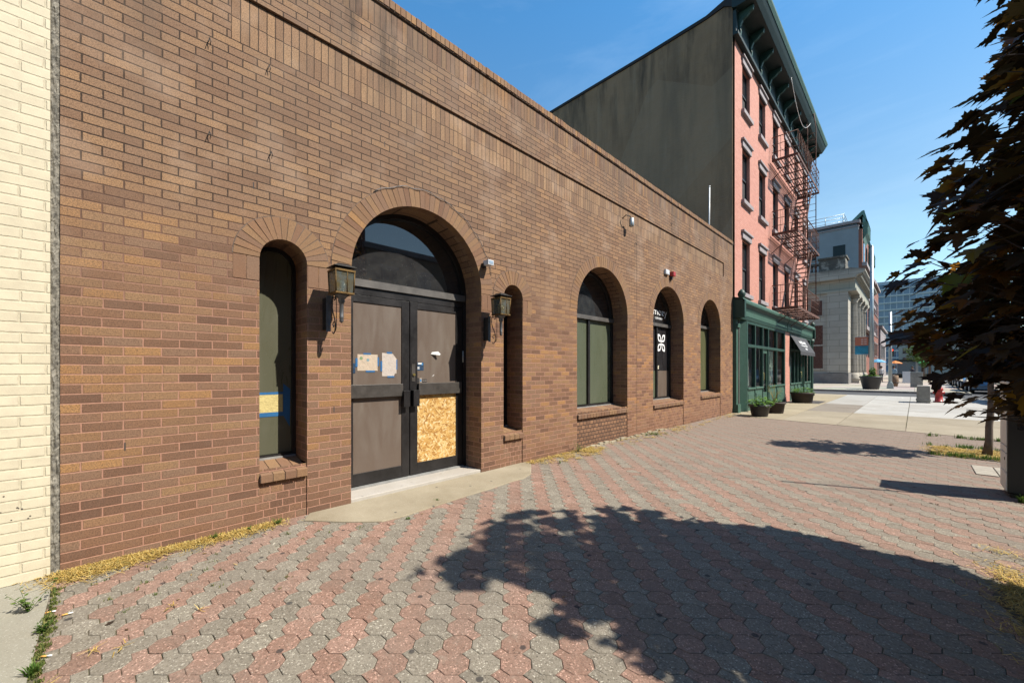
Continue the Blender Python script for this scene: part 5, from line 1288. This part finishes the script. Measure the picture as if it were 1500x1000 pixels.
def inpoly(x, y, P):
    c = False; n = len(P)
    for i in range(n):
        x1, y1 = P[i]; x2, y2 = P[(i + 1) % n]
        if (y1 > y) != (y2 > y) and x < (x2 - x1) * (y - y1) / (y2 - y1) + x1: c = not c
    return c
SHADOW = [(570, 843), (600, 828), (650, 818), (700, 800), (720, 783), (705, 757), (760, 745), (850, 745), (905, 738), (960, 745), (1040, 765), (1130, 770), (1160, 775), (1285, 803), (1310, 812), (1400, 825), (1440, 850), (1500, 865), (1700, 900), (1700, 1900), (940, 1900), (990, 1010), (905, 985), (890, 950), (860, 930), (840, 940), (800, 935), (775, 918), (790, 905), (830, 900), (840, 880), (790, 870), (760, 865), (700, 870), (670, 865), (640, 850)]
LEFT = [(-400, 1480), (-60, 1440), (0, 1412), (30, 1422), (80, 1418), (110, 1420), (140, 1405), (160, 1398), (190, 1392), (200, 1345), (225, 1335), (240, 1345), (265, 1325), (300, 1350), (335, 1345), (346, 1288), (350, 1283), (385, 1280), (410, 1295), (440, 1278), (470, 1285), (500, 1276), (515, 1305), (530, 1330), (555, 1340), (575, 1352), (600, 1352), (640, 1380), (680, 1520)]
BOT = [(1300, 560), (1350, 600), (1370, 612), (1400, 608), (1440, 628), (1460, 612), (1500, 625), (1600, 640)]
def lerpt(T, v):
    if v <= T[0][0]: return T[0][1]
    for (a, x), (c, y) in zip(T, T[1:]):
        if v <= c: return x + (y - x) * (v - a) / (c - a)
    return T[-1][1]
def clear_of(p, size):
    """keeps the crown inside the outline it has grown into, seen from the street and by the shade it throws"""
    q_ = proj(p)
    if q_:
        x, y = q_
        if x < 1560 and -60 < y < 1100 and x > 0:
            if x < lerpt(LEFT, y) or y > lerpt(BOT, x): return False
        elif 0 < x < 1450 and y <= -60 and x < lerpt(LEFT, y): return False
    g = p - SUN * (p.z / SUN.z)
    s_ = proj(Vector((g.x, g.y, 0)))
    if s_ and s_[0] < 1560 and s_[1] < 1040:
        if not inpoly(s_[0], s_[1], SHADOW): return False
    return True
M['maple'] = leafmat('dark purple maple leaves', [(0, (.014, .011, .007)), (.45, (.026, .020, .010)), (.72, (.045, .030, .010)), (.88, (.085, .048, .010)), (1, (.05, .08, .012))], .34, .55,
                     tcol=[(0, (.04, .022, .008)), (.6, (.10, .052, .012)), (.8, (.50, .22, .03)), (1, (.30, .40, .04))])
M['maple_young'] = leafmat('maple leaves', [(0, (.02, .03, .012)), (.6, (.035, .05, .015)), (1, (.06, .05, .02))], .3, .4)
M['twig'] = simple('dark twig', (.035, .022, .018), .8); M['bark'] = simple('grey brown bark', (.13, .10, .08), .9, var=.35, scale=14, bump=1.)
def tree(name, label, base, height, prof, ntw, per, size, mat, seed, limit=None, trunk_r=.06, lean=(0, 0), axis=None):
    r = random.Random(seed); t = thing(name, label, 'tree', base)
    bx, by, _ = base
    def axis_at(z): return Vector((bx + lean[0] * z, by + lean[1] * z, z))
    b = MB(); tr = MB(); tw = MB()
    tr.tube([axis_at(height * .93 * k / 14) + Vector((noise.noise((k * .5, 0, seed)) * .04, noise.noise((0, k * .5, seed)) * .04, 0)) for k in range(15)], [trunk_r * (1.25 if k == 0 else 1) * (1 - k / 17) for k in range(15)], 10)
    leaves = MB()
    for i in range(ntw):
        while True:
            z = prof[0][0] + (prof[-1][0] - prof[0][0]) * r.random(); R = lerpt(prof, z)
            if r.random() < (R / 1.45 if height > 4 else 1): break
        R = lerpt(prof, z); a = r.uniform(0, 2 * pi)
        R *= (.86 + .28 * (noise.noise((cos(a) * 1.3, sin(a) * 1.3, z * 1.1 + seed)) + .5))
        f = r.random() ** .45; out = Vector((cos(a), sin(a), 0))
        tip = axis_at(z) + out * R * f
        if limit and not limit(tip, size): 
            # grow a shorter shoot in the same direction
            ok = False
            for g in (.85, .7, .55, .4):
                tip = axis_at(z) + out * R * f * g
                if limit(tip, size): ok = True; break
            if not ok: continue
        zb = max(prof[0][0] * .7, z - R * f * r.uniform(.5, .9)); st = axis_at(zb)
        mid = st.lerp(tip, .55) + Vector((0, 0, .10 * R)); end = tip
        pts = [st, st.lerp(mid, .5), mid, mid.lerp(end, .5) + Vector((r.gauss(0, .02), r.gauss(0, .02), .02)), end]
        tw.tube(pts[:-1] + [mid.lerp(end, .8)], [.012, .009, .006, .004, .002], 5, cap=False)
        d_out = (end - mid); d_out.z = 0; d_out = d_out.normalized() if d_out.length > .01 else out
        for k in range(per):
            fr = r.random() ** .7
            p = mid.lerp(end, fr * 1.05) + Vector((r.gauss(0, .05), r.gauss(0, .05), r.gauss(0, .04)))
            az = atan2(d_out.y, d_out.x) + r.gauss(0, .75); pitch = r.gauss(-.38, .22)
            d = Vector((cos(az) * cos(pitch), sin(az) * cos(pitch), sin(pitch)))
            up = Vector((r.gauss(0, .28), r.gauss(0, .28), 1)) 
            sz = size * r.uniform(.6, 1.25)
            c = p + d * sz * .5; tp = p + d * sz
            if limit and not (limit(c, sz) and limit(tp, sz)): continue
            if limit:
                g_ = c - SUN * (c.z / SUN.z); nz_ = noise.noise((g_.x * 4.6, g_.y * 4.6, 5.)) + .6 * noise.noise((g_.x * 9, g_.y * 9, 1.))
                th = .27 if g_.x > -1.4 else (.27 - .36 * min(1, (-1.4 - g_.x) / .7))
                if c.z > 1.9 and nz_ > th: continue
            leaves.r = min(1, max(0, r.gauss(.45, .25))); maple_leaf(leaves, p, d, up, sz, r)
    tr.build('trunk', 'bark', t); tw.build('branches', 'twig', t); leaves.build('crown', mat, t); return t, len(leaves.v)
NT = tree('maple_tree', 'large dark purple maple whose low branches fill the right edge of the photo', (1.16, 3.77, 0), 5.2,
     [(1.0, 1.15), (1.3, 1.38), (1.9, 1.5), (2.4, 1.45), (3.0, 1.32), (3.5, 1.12), (4.0, 1.1), (4.5, 1.08), (4.9, .92), (5.35, .5)], 1200, 12, .13, 'maple', 21, clear_of, .065)
tree('young_maple', 'young slim maple in a grass patch near the kerb behind the purple maple', (.83, 10.1, 0), 3.5,
     [(1.5, .45), (1.9, .75), (2.5, .8), (3.0, .6), (3.5, .2)], 130, 12, .10, 'maple_young', 5, None, .05, (.05, .02))
def round_tree(label, x, y, h, r_, seed):
    r = random.Random(seed); t = thing('street_tree', label, 'tree', (x, y, 0), 'street trees further along'); b = MB(); b.tube([(x, y, 0), (x + .05, y, h * .4), (x, y + .1, h * .8)], [.12, .09, .03], 8); b.build('trunk', 'bark', t); b = MB()
    for _ in range(2600):
        v = Vector((r.gauss(0, 1), r.gauss(0, 1), r.gauss(0, 1))).normalized(); rad = r_ * r.random() ** .4 * (.8 + .5 * noise.noise(v * 1.9 + Vector((seed, 0, 0))))
        p = Vector((x, y, h * .66)) + Vector((v.x, v.y, v.z * 1.1)) * rad; d = Vector((r.gauss(0, 1), r.gauss(0, 1), r.gauss(-.3, .5))).normalized() * .22; s_ = d.cross(Vector((r.gauss(0, 1), r.gauss(0, 1), 1))).normalized() * .09; b.r = r.random()
        b.face([p, p + d * .5 + s_, p + d, p + d * .5 - s_])
    b.build('crown', 'planter_leaf', t)
round_tree('small green street tree far along the kerb beyond the side street', 1.1, 62, 5.2, 1.6, 3)
round_tree('green street tree furthest down the sidewalk', .9, 84, 6, 2.0, 4)
round_tree('broad green tree across the main street before the pale building', 15.2, 58, 7, 2.6, 6)

# ================================================================== STREET FURNITURE
M['station'] = simple('dark painted metal cabinet', (.012, .012, .014), .45, .3, .2, 6); M['steel'] = simple('brushed steel', (.75, .75, .72), .55, .1, .1, 5)
PS = thing('pay_station', 'tall dark metal parking pay station with steel side panels at the right edge', 'pay station', (.95, 7.06, 0))
x0, x1, y0, y1 = .705, 1.18, 6.94, 7.38
b = MB(); b.box(x0 + .012, x1, y0, y1, .05, 1.24); b.box(x0 + .03, x1 - .02, y0 + .02, y1 - .02, 0, .05); b.build('cabinet', 'station', PS, bevel=.008)
for za, zb in ((.07, .27), (.275, .48), (.485, .56), (.565, 1.0), (1.005, 1.06), (1.065, 1.22)):
    b = MB(); b.box(x0 + .002, x0 + .0118, y0 + .02, y1 - .012, za, zb - .006); b.build('side_panel', 'steel', PS, bevel=.002)
b = MB(); b.box(x0 - .001, x0 + .0015, y0 + .05, y0 + .10, 1.08, 1.15); b.box(x0 - .001, x0 + .0015, y0 + .13, y0 + .2, 1.08, 1.15); b.box(x0 - .002, x0 + .0015, y0 + .08, y0 + .11, .40, .43); b.build('slot', 'black_p', PS)
b = MB(); b.prism([(x0, 1.24), (x1 + .01, 1.24), (x1 + .01, 1.30), (x0, 1.27)], 'y', y0 - .01, y1 + .01); b.build('top_cap', 'steel', PS, bevel=.006)
b = MB(); b.box(x0 + .08, x1 - .06, y0 - .006, y0 - .001, .75, 1.1); b.build('screen', 'glass', PS)
SPo = thing('sign_post', 'thin steel parking sign post at the right, just outside the paving in view', 'sign post', (1.3, 7.05, 0))
b = MB(); b.tube([(1.3, 7.05, 0), (1.3, 7.05, 3.12)], .022, 8); b.build('post', 'galv', SPo)
dd = Vector((1, .435, 0)).normalized(); nn_ = Vector((-dd.y, dd.x, 0)); b = MB()
for za, zb in ((2.08, 2.5), (2.55, 3.1)):
    c = Vector((1.3, 7.05, 0)) + nn_ * .03; P = [c - dd * .15, c + dd * .15]
    for s in (0, .004): b.face([(p.x + nn_.x * s, p.y + nn_.y * s, z) for p, z in ((P[0], za), (P[1], za), (P[1], zb), (P[0], zb))][::1 if s else -1])
b.build('sign_plate', 'white_m', SPo)
def base_post(name, label, cat, x, y, h, r0, r1, mat, basebox=None, grp=None):
    t = thing(name, label, cat, (x, y, 0), grp); b = MB(); b.tube([(x, y, 0), (x, y, h)], [r0, r1], 16); b.build('pole', mat, t)
    if basebox: b = MB(); b.prism([(x - basebox, 0), (x + basebox, 0), (x + basebox * .8, basebox * 1.6), (x + r0, basebox * 2.3), (x - r0, basebox * 2.3), (x - basebox * .8, basebox * 1.6)], 'y', y - basebox, y + basebox); b.build('base', mat, t, bevel=.02)
    return t
TP = base_post('traffic_pole', 'grey pole with a square base on the far corner of the side street', 'pole', -1.27, 40.4, 5.6, .11, .09, 'galv', .2)
def signal(x, y, z, par, lit):
    b = MB(); b.box(x - .14, x + .14, y - .1, y + .1, z, z + .9); b.build('signal_head', 'iron', par)
    for k, nme in enumerate(('green', 'amber', 'red')):
        m = lit == nme; key = 'lamp_' + nme + str(m)
        if key not in M:
            c = {'green': (.02, .25, .1), 'amber': (.3, .15, .02), 'red': (.5, .02, .01)}[nme]; M[key] = simple(key, c if m else tuple(v * .15 for v in c), .3)
            if m: bb = M[key].node_tree.nodes['Principled BSDF']; bb.inputs['Emission Color'].default_value = (1, .06, .02, 1); bb.inputs['Emission Strength'].default_value = 1.5
        b = MB(); b.tube([(x, y - .1, z + .15 + k * .3), (x, y - .13, z + .15 + k * .3)], .1, 12); b.build('signal_lamp', M[key], par)
TS = base_post('traffic_signal', 'black traffic signal showing red beyond the far corner', 'traffic signal', .6, 66, 4.6, .08, .07, 'iron'); 
b = MB(); b.tube([(.6, 66, 4.2), (-1.9, 66, 4.35)], .05, 8); b.build('mast_arm', 'iron', TS); signal(-1.9, 66, 2.95, TS, 'red')
LP = base_post('street_pole', 'tall silver street pole beside the bank, carrying a banner', 'pole', -2.72, 48.2, 12.4, .17, .11, 'galv', .25)
b = MB(); b.lathe([(.12, 12.4), (.13, 12.42), (.06, 12.5), (.01, 12.52)], (-2.72, 48.2, 0), 12); b.build('cap', 'galv', LP)
BN = thing('street_banner', 'orange and blue street banner hanging from the tall silver pole', 'banner', (-3.4, 48.2, 2.8))
b = MB(); b.box(-3.86, -2.95, 48.19, 48.21, 3.56, 4.33); b.build('upper_field', simple('orange banner', (.42, .13, .07), .8, var=.1), BN); b = MB(); b.box(-3.86, -2.95, 48.19, 48.21, 2.78, 3.56); b.build('lower_field', simple('blue green banner', (.02, .20, .30), .8, var=.6, scale=1.6), BN)
b = MB(); b.tube([(-3.9, 48.2, 4.36), (-2.7, 48.2, 4.36)], .02, 6); b.tube([(-3.9, 48.2, 2.75), (-2.7, 48.2, 2.75)], .02, 6); b.build('banner_rod', 'galv', BN)
b = MB()
for k in range(6): b.box(-3.45 + (k % 2) * .22, -3.28 + (k % 2) * .22, 48.178, 48.189, 3.66 + (k // 2) * .2, 3.78 + (k // 2) * .2)
b.build('banner_print', simple('pale banner print', (.5, .33, .28), .8), BN)
SP2 = base_post('bollard_post', 'thin dark post standing alone in front of the bank plinth', 'post', -5.66, 38.2, 1.25, .035, .03, 'iron')
t = thing('large_planter', 'large black tapered planter with green plants on the far corner by the bank', 'planter', (-2.2, 38.1, 0))
b = MB(); b.lathe([(.42, 0), (.44, .03), (.60, .82), (.64, .84), (.64, .92), (.56, .92), (.52, .8), (.02, .8)], (-2.2, 38.1, 0), 32); b.build('pot', 'pot_b', t)
leaf_cluster('foliage', (-2.2, 38.1, .82), .52, .28, 700, .11, 'planter_leaf', t, 3); leaf_cluster('foliage', (-2.1, 38.1, .95), .2, .65, 260, .12, 'planter_leaf', t, 4, 1.5)
t = thing('concrete_block', 'pale concrete barrier block beside the red hydrant', 'barrier', (.2, 24.2, 0)); b = MB(); b.prism([(.05, 0), (.46, 0), (.45, .72), (.06, .72)], 'y', 23.9, 24.7); b.prism([(.03, .10), (.48, .10), (.48, .16), (.03, .16)], 'y', 23.88, 24.72); b.build('block', 'slab_pale', t, bevel=.02) if 'slab_pale' in M else b.build('block', 'kerb', t, bevel=.02)
t = thing('fire_hydrant', 'red fire hydrant beyond the pale sidewalk slabs', 'hydrant', (.72, 24.9, 0))
b = MB(); b.lathe([(.17, 0), (.17, .05), (.12, .07), (.11, .5), (.14, .52), (.14, .56), (.12, .6), (.08, .68), (.03, .72), (.03, .77)], (.72, 24.9, 0), 18); b.build('barrel', 'red_m', t)
b = MB(); b.tube([(.54, 24.9, .42), (.90, 24.9, .42)], .055, 10); b.tube([(.72, 24.72, .40), (.72, 24.9, .40)], .07, 10); b.build('outlet', 'red_m', t)
t = thing('utility_cabinet', 'grey utility cabinet further along the far sidewalk', 'cabinet', (.1, 45, 0)); b = MB(); b.box(-.25, .45, 44.6, 45.2, 0, 1.15); b.build('cabinet', 'kerb', t, bevel=.03); b = MB(); b.box(-.27, .47, 44.58, 45.22, 1.15, 1.2); b.build('lid', 'galv', t)
t = thing('waste_barrel', 'brown wooden barrel bin behind the grey traffic pole', 'bin', (-1.35, 46, 0)); b = MB(); b.lathe([(.2, 0), (.27, .35), (.28, .5), (.25, .9), (.2, .92)], (-1.2, 46, 0), 16); b.build('barrel', simple('weathered wood', (.2, .13, .08), .9, var=.3), t); b = MB(); b.lathe([(.275, .28), (.285, .28), (.285, .34), (.275, .34)], (-1.2, 46, 0), 16); b.build('hoop', 'iron', t)
# cafe area far down the sidewalk
def umbrella(x, y, c, lab):
    t = thing('cafe_umbrella', lab, 'umbrella', (x, y, 0), 'cafe umbrellas far along the sidewalk'); b = MB(); b.tube([(x, y, 0), (x, y, 2.6)], .03, 8); b.build('pole', 'galv', t); b = MB(); b.lathe([(.75, 2.2), (.75, 2.24), (.4, 2.45), (.04, 2.6)], (x, y, 0), 8, smooth=False); b.build('canopy', c, t)
umbrella(-3.0, 62, simple('light blue canvas', (.10, .33, .55), .8, var=.05), 'light blue cafe umbrella beside the stone pier far along'); umbrella(-1.9, 76, simple('orange canvas', (.55, .2, .05), .8, var=.05), 'orange cafe umbrella behind the light blue one'); umbrella(1.0, 72, simple('green canvas', (.04, .35, .12), .8, var=.05), 'green and white kiosk umbrella near the kerb')
t = thing('menu_board', 'white A-frame menu board standing on the far sidewalk', 'board', (-.6, 58, 0)); b = MB(); b.prism([(57.7, 0), (57.75, 0), (58.02, 1.2), (57.98, 1.2)], 'x', -.9, -.3); b.prism([(58.3, 0), (58.25, 0), (57.98, 1.2), (58.02, 1.2)], 'x', -.9, -.3); b.build('board', 'wht', t)
t = thing('news_kiosk', 'dark green and glass kiosk at the end of the sidewalk', 'kiosk', (.2, 92, 0)); b = MB(); b.box(-2.2, 2.0, 91, 94, 0, .7); b.box(-2.4, 2.2, 90.8, 94.2, 2.7, 3.0); b.build('body', 'green_d', t); b = MB(); b.box(-2.1, 1.9, 91.1, 93.9, .7, 2.7); b.build('glazing', 'curtain', t)
# people, far away on the sidewalk
def person(x, y, lab, shirt, trousers, face=0, stride=.2):
    t = thing('person', lab, 'person', (x, y, 0), None)
    V = [(0, 0, .95), (0, 0, 1.15), (0, 0, 1.38), (0, 0, 1.48), (0, .02, 1.56), (0, .02, 1.70), (-.19, 0, 1.40), (-.24, .03, 1.14), (-.24, -.08, .92), (-.24, -.10, .82), (.19, 0, 1.40), (.24, -.03, 1.14), (.24, .10, .92), (.24, .12, .82),
         (-.09, 0, .90), (-.10, -stride * .5, .50), (-.10, -stride, .09), (-.10, -stride - .14, .04), (.09, 0, .90), (.10, stride * .6, .50), (.10, stride * .7, .09), (.10, stride * .7 - .15, .04)]
    Eg = [(0, 1), (1, 2), (2, 3), (3, 4), (4, 5), (2, 6), (6, 7), (7, 8), (8, 9), (2, 10), (10, 11), (11, 12), (12, 13), (0, 14), (14, 15), (15, 16), (16, 17), (0, 18), (18, 19), (19, 20), (20, 21)]
    Rd = [.13, .12, .14, .06, .075, .09, .055, .042, .034, .03, .055, .042, .034, .03, .09, .06, .045, .03, .09, .06, .045, .03]
    me = bpy.data.meshes.new('body'); ca, sa = cos(face), sin(face); me.from_pydata([(vx * ca - vy * sa, vx * sa + vy * ca, vz) for vx, vy, vz in V], Eg, [])
    o = bpy.data.objects.new('body', me); COL.objects.link(o); o.parent = t;
    md = o.modifiers.new('s', 'SKIN')
    for k, r_ in enumerate(Rd): me.skin_vertices[0].data[k].radius = (r_, r_ * .85)
    me.skin_vertices[0].data[0].use_root = True
    o.modifiers.new('u', 'SUBSURF').levels = 1
    q = N('clothed figure'); p = q.sep(q.obj()); c = q.mix(q.math('GREATER_THAN', p[2], .93), trousers, shirt); c = q.mix(q.math('GREATER_THAN', p[2], 1.47), c, (.35, .2, .14)); c = q.mix(q.math('GREATER_THAN', p[2], 1.70), c, (.03, .02, .015)); q.out(c, .8); me.materials.append(q.m)
    b = MB(); b.lathe([(.03, 1.60), (.095, 1.62), (.1, 1.70), (.075, 1.78), (.02, 1.81)], (x, y + .03, 0), 12); b.build('hair', simple('dark hair', (.02, .014, .01), .7), t)
person(-2.6, 60, 'person in a white shirt and dark trousers standing under the light blue umbrella', (.5, .5, .52), (.03, .03, .05), .5, .05)
person(-1.7, 64, 'person in a pale blue shirt walking beyond the grey traffic pole', (.25, .4, .55), (.05, .05, .06), 0, .3)
person(-.2, 70, 'person in dark clothes walking far down the sidewalk', (.04, .04, .06), (.04, .04, .05), .2, .3)
# parked cars
def car_proto(label, paint):
    t = thing('parked_car', label, 'car', (0, 0, 0), 'cars parked along the kerb')
    b = MB(); n = 12
    side = [(-2.25, .30), (-2.30, .55), (-2.22, .78), (-1.75, .90), (-.95, .96), (.9, .98), (1.7, .98), (2.15, .92), (2.28, .72), (2.28, .35), (2.1, .25), (-2.1, .25)]
    def section(x, k): return [( x * (1 - .03 * abs(p[0] / 2.3) ** 3), p[0], p[1]) for p in side]
    xs_ = [-.86, -.90, -.88, -.3, .3, .88, .90, .86]; scl = [.94, .985, 1, 1.01, 1.01, 1, .985, .94]; rings = []
    for x, s in zip(xs_, scl):
        k = len(b.v); b.v += [(x * (1 - .07 * (abs(p[0]) / 2.3) ** 4), p[0] * (1 - .035 * (abs(x) > .85)), .25 + (p[1] - .25) * s) for p in side]; rings.append(k)
    L = len(side)
    for a, c in zip(rings, rings[1:]):
        for j in range(L): b.add([a + j, c + j, c + (j + 1) % L, a + (j + 1) % L])
    b.add([rings[0] + j for j in range(L)]); b.add([rings[-1] + j for j in range(L)][::-1])
    body = b.build('body', paint, t, bevel=.03)
    b = MB(); lo = [(-.80, -1.25), (.80, -1.25), (.80, 1.75), (-.80, 1.75)]; hi = [(-.62, -.45), (.62, -.45), (.62, 1.15), (-.62, 1.15)]
    i = len(b.v); b.v += [(x, y, .95) for x, y in lo] + [(x, y, 1.42) for x, y in hi]
    for k in range(4): b.add([i + k, i + (k + 1) % 4, i + 4 + (k + 1) % 4, i + 4 + k])
    b.build('window', 'glass', t)
    b = MB(); b.prism([(-.50, 1.40), (-.35, 1.455), (1.05, 1.455), (1.22, 1.40)], 'x', -.63, .63); b.build('roof', paint, t, bevel=.02)
    for sx in (-1, 1):
        for y in (-1.42, 1.38):
            b = MB(); pr = [(.0, .0), (.30, .0), (.33, .04), (.33, .18), (.30, .22), (.0, .22)]
            k0 = len(b.v); nn2 = 24; R0 = []
            for r_, w_ in pr[1:5]:
                k = len(b.v); b.v += [(sx * (.90 - w_), y + r_ * cos(2 * pi * j / nn2), .33 + r_ * sin(2 * pi * j / nn2)) for j in range(nn2)]; R0.append(k)
            for a, c in zip(R0, R0[1:]):
                for j in range(nn2): b.add([a + j, a + (j + 1) % nn2, c + (j + 1) % nn2, c + j])
            b.add([R0[0] + j for j in range(nn2)]); b.add([R0[-1] + j for j in range(nn2)][::-1]); wh = b.build('wheel', 'rubber', t)
            b = MB(); b.tube([(sx * .895, y, .33), (sx * .915, y, .33)], .2, 16); b.build('rim', 'steel', wh)
        b = MB(); b.box(sx * .55, sx * .84, -2.29, -2.2, .62, .76); b.build('headlight', 'white_m', t, bevel=.02); b = MB(); b.box(sx * .55, sx * .84, 2.2, 2.3, .68, .84); b.build('tail_light', 'red_m', t, bevel=.02)
        b = MB(); b.box(sx * .88, sx * 1.02, -.8, -.66, .98, 1.1); b.build('wing_mirror', paint, t, bevel=.02)
    b = MB(); b.box(-.26, .26, 2.285, 2.30, .45, .57); b.build('number_plate', 'wht', t)
    return t
M['rubber'] = simple('tyre rubber', (.02, .02, .02), .8)
pb = simple('black car paint', (.015, .016, .02), .2, var=.05, coat=1.); pl_ = simple('blue grey car paint', (.07, .16, .27), .2, .3, .05, coat=1.); pw = simple('white car paint', (.6, .6, .6), .25, var=.03, coat=1.)
for k, (y, p, lab) in enumerate(((26.4, pb, 'black car parked at the kerb nearest the young maple'), (35 + 5.2, pl_, 'blue car parked just past the side street'), (46.6, pl_, 'second blue car parked at the kerb, next in line after the first'), (53, pw, 'white car parked furthest along the kerb'), (60, pb, 'small black car at the far end of the parked row'))):
    t = car_proto(lab, p); t.location = (3.35, y, -.13)
S.view_layers[0].update() if False else None
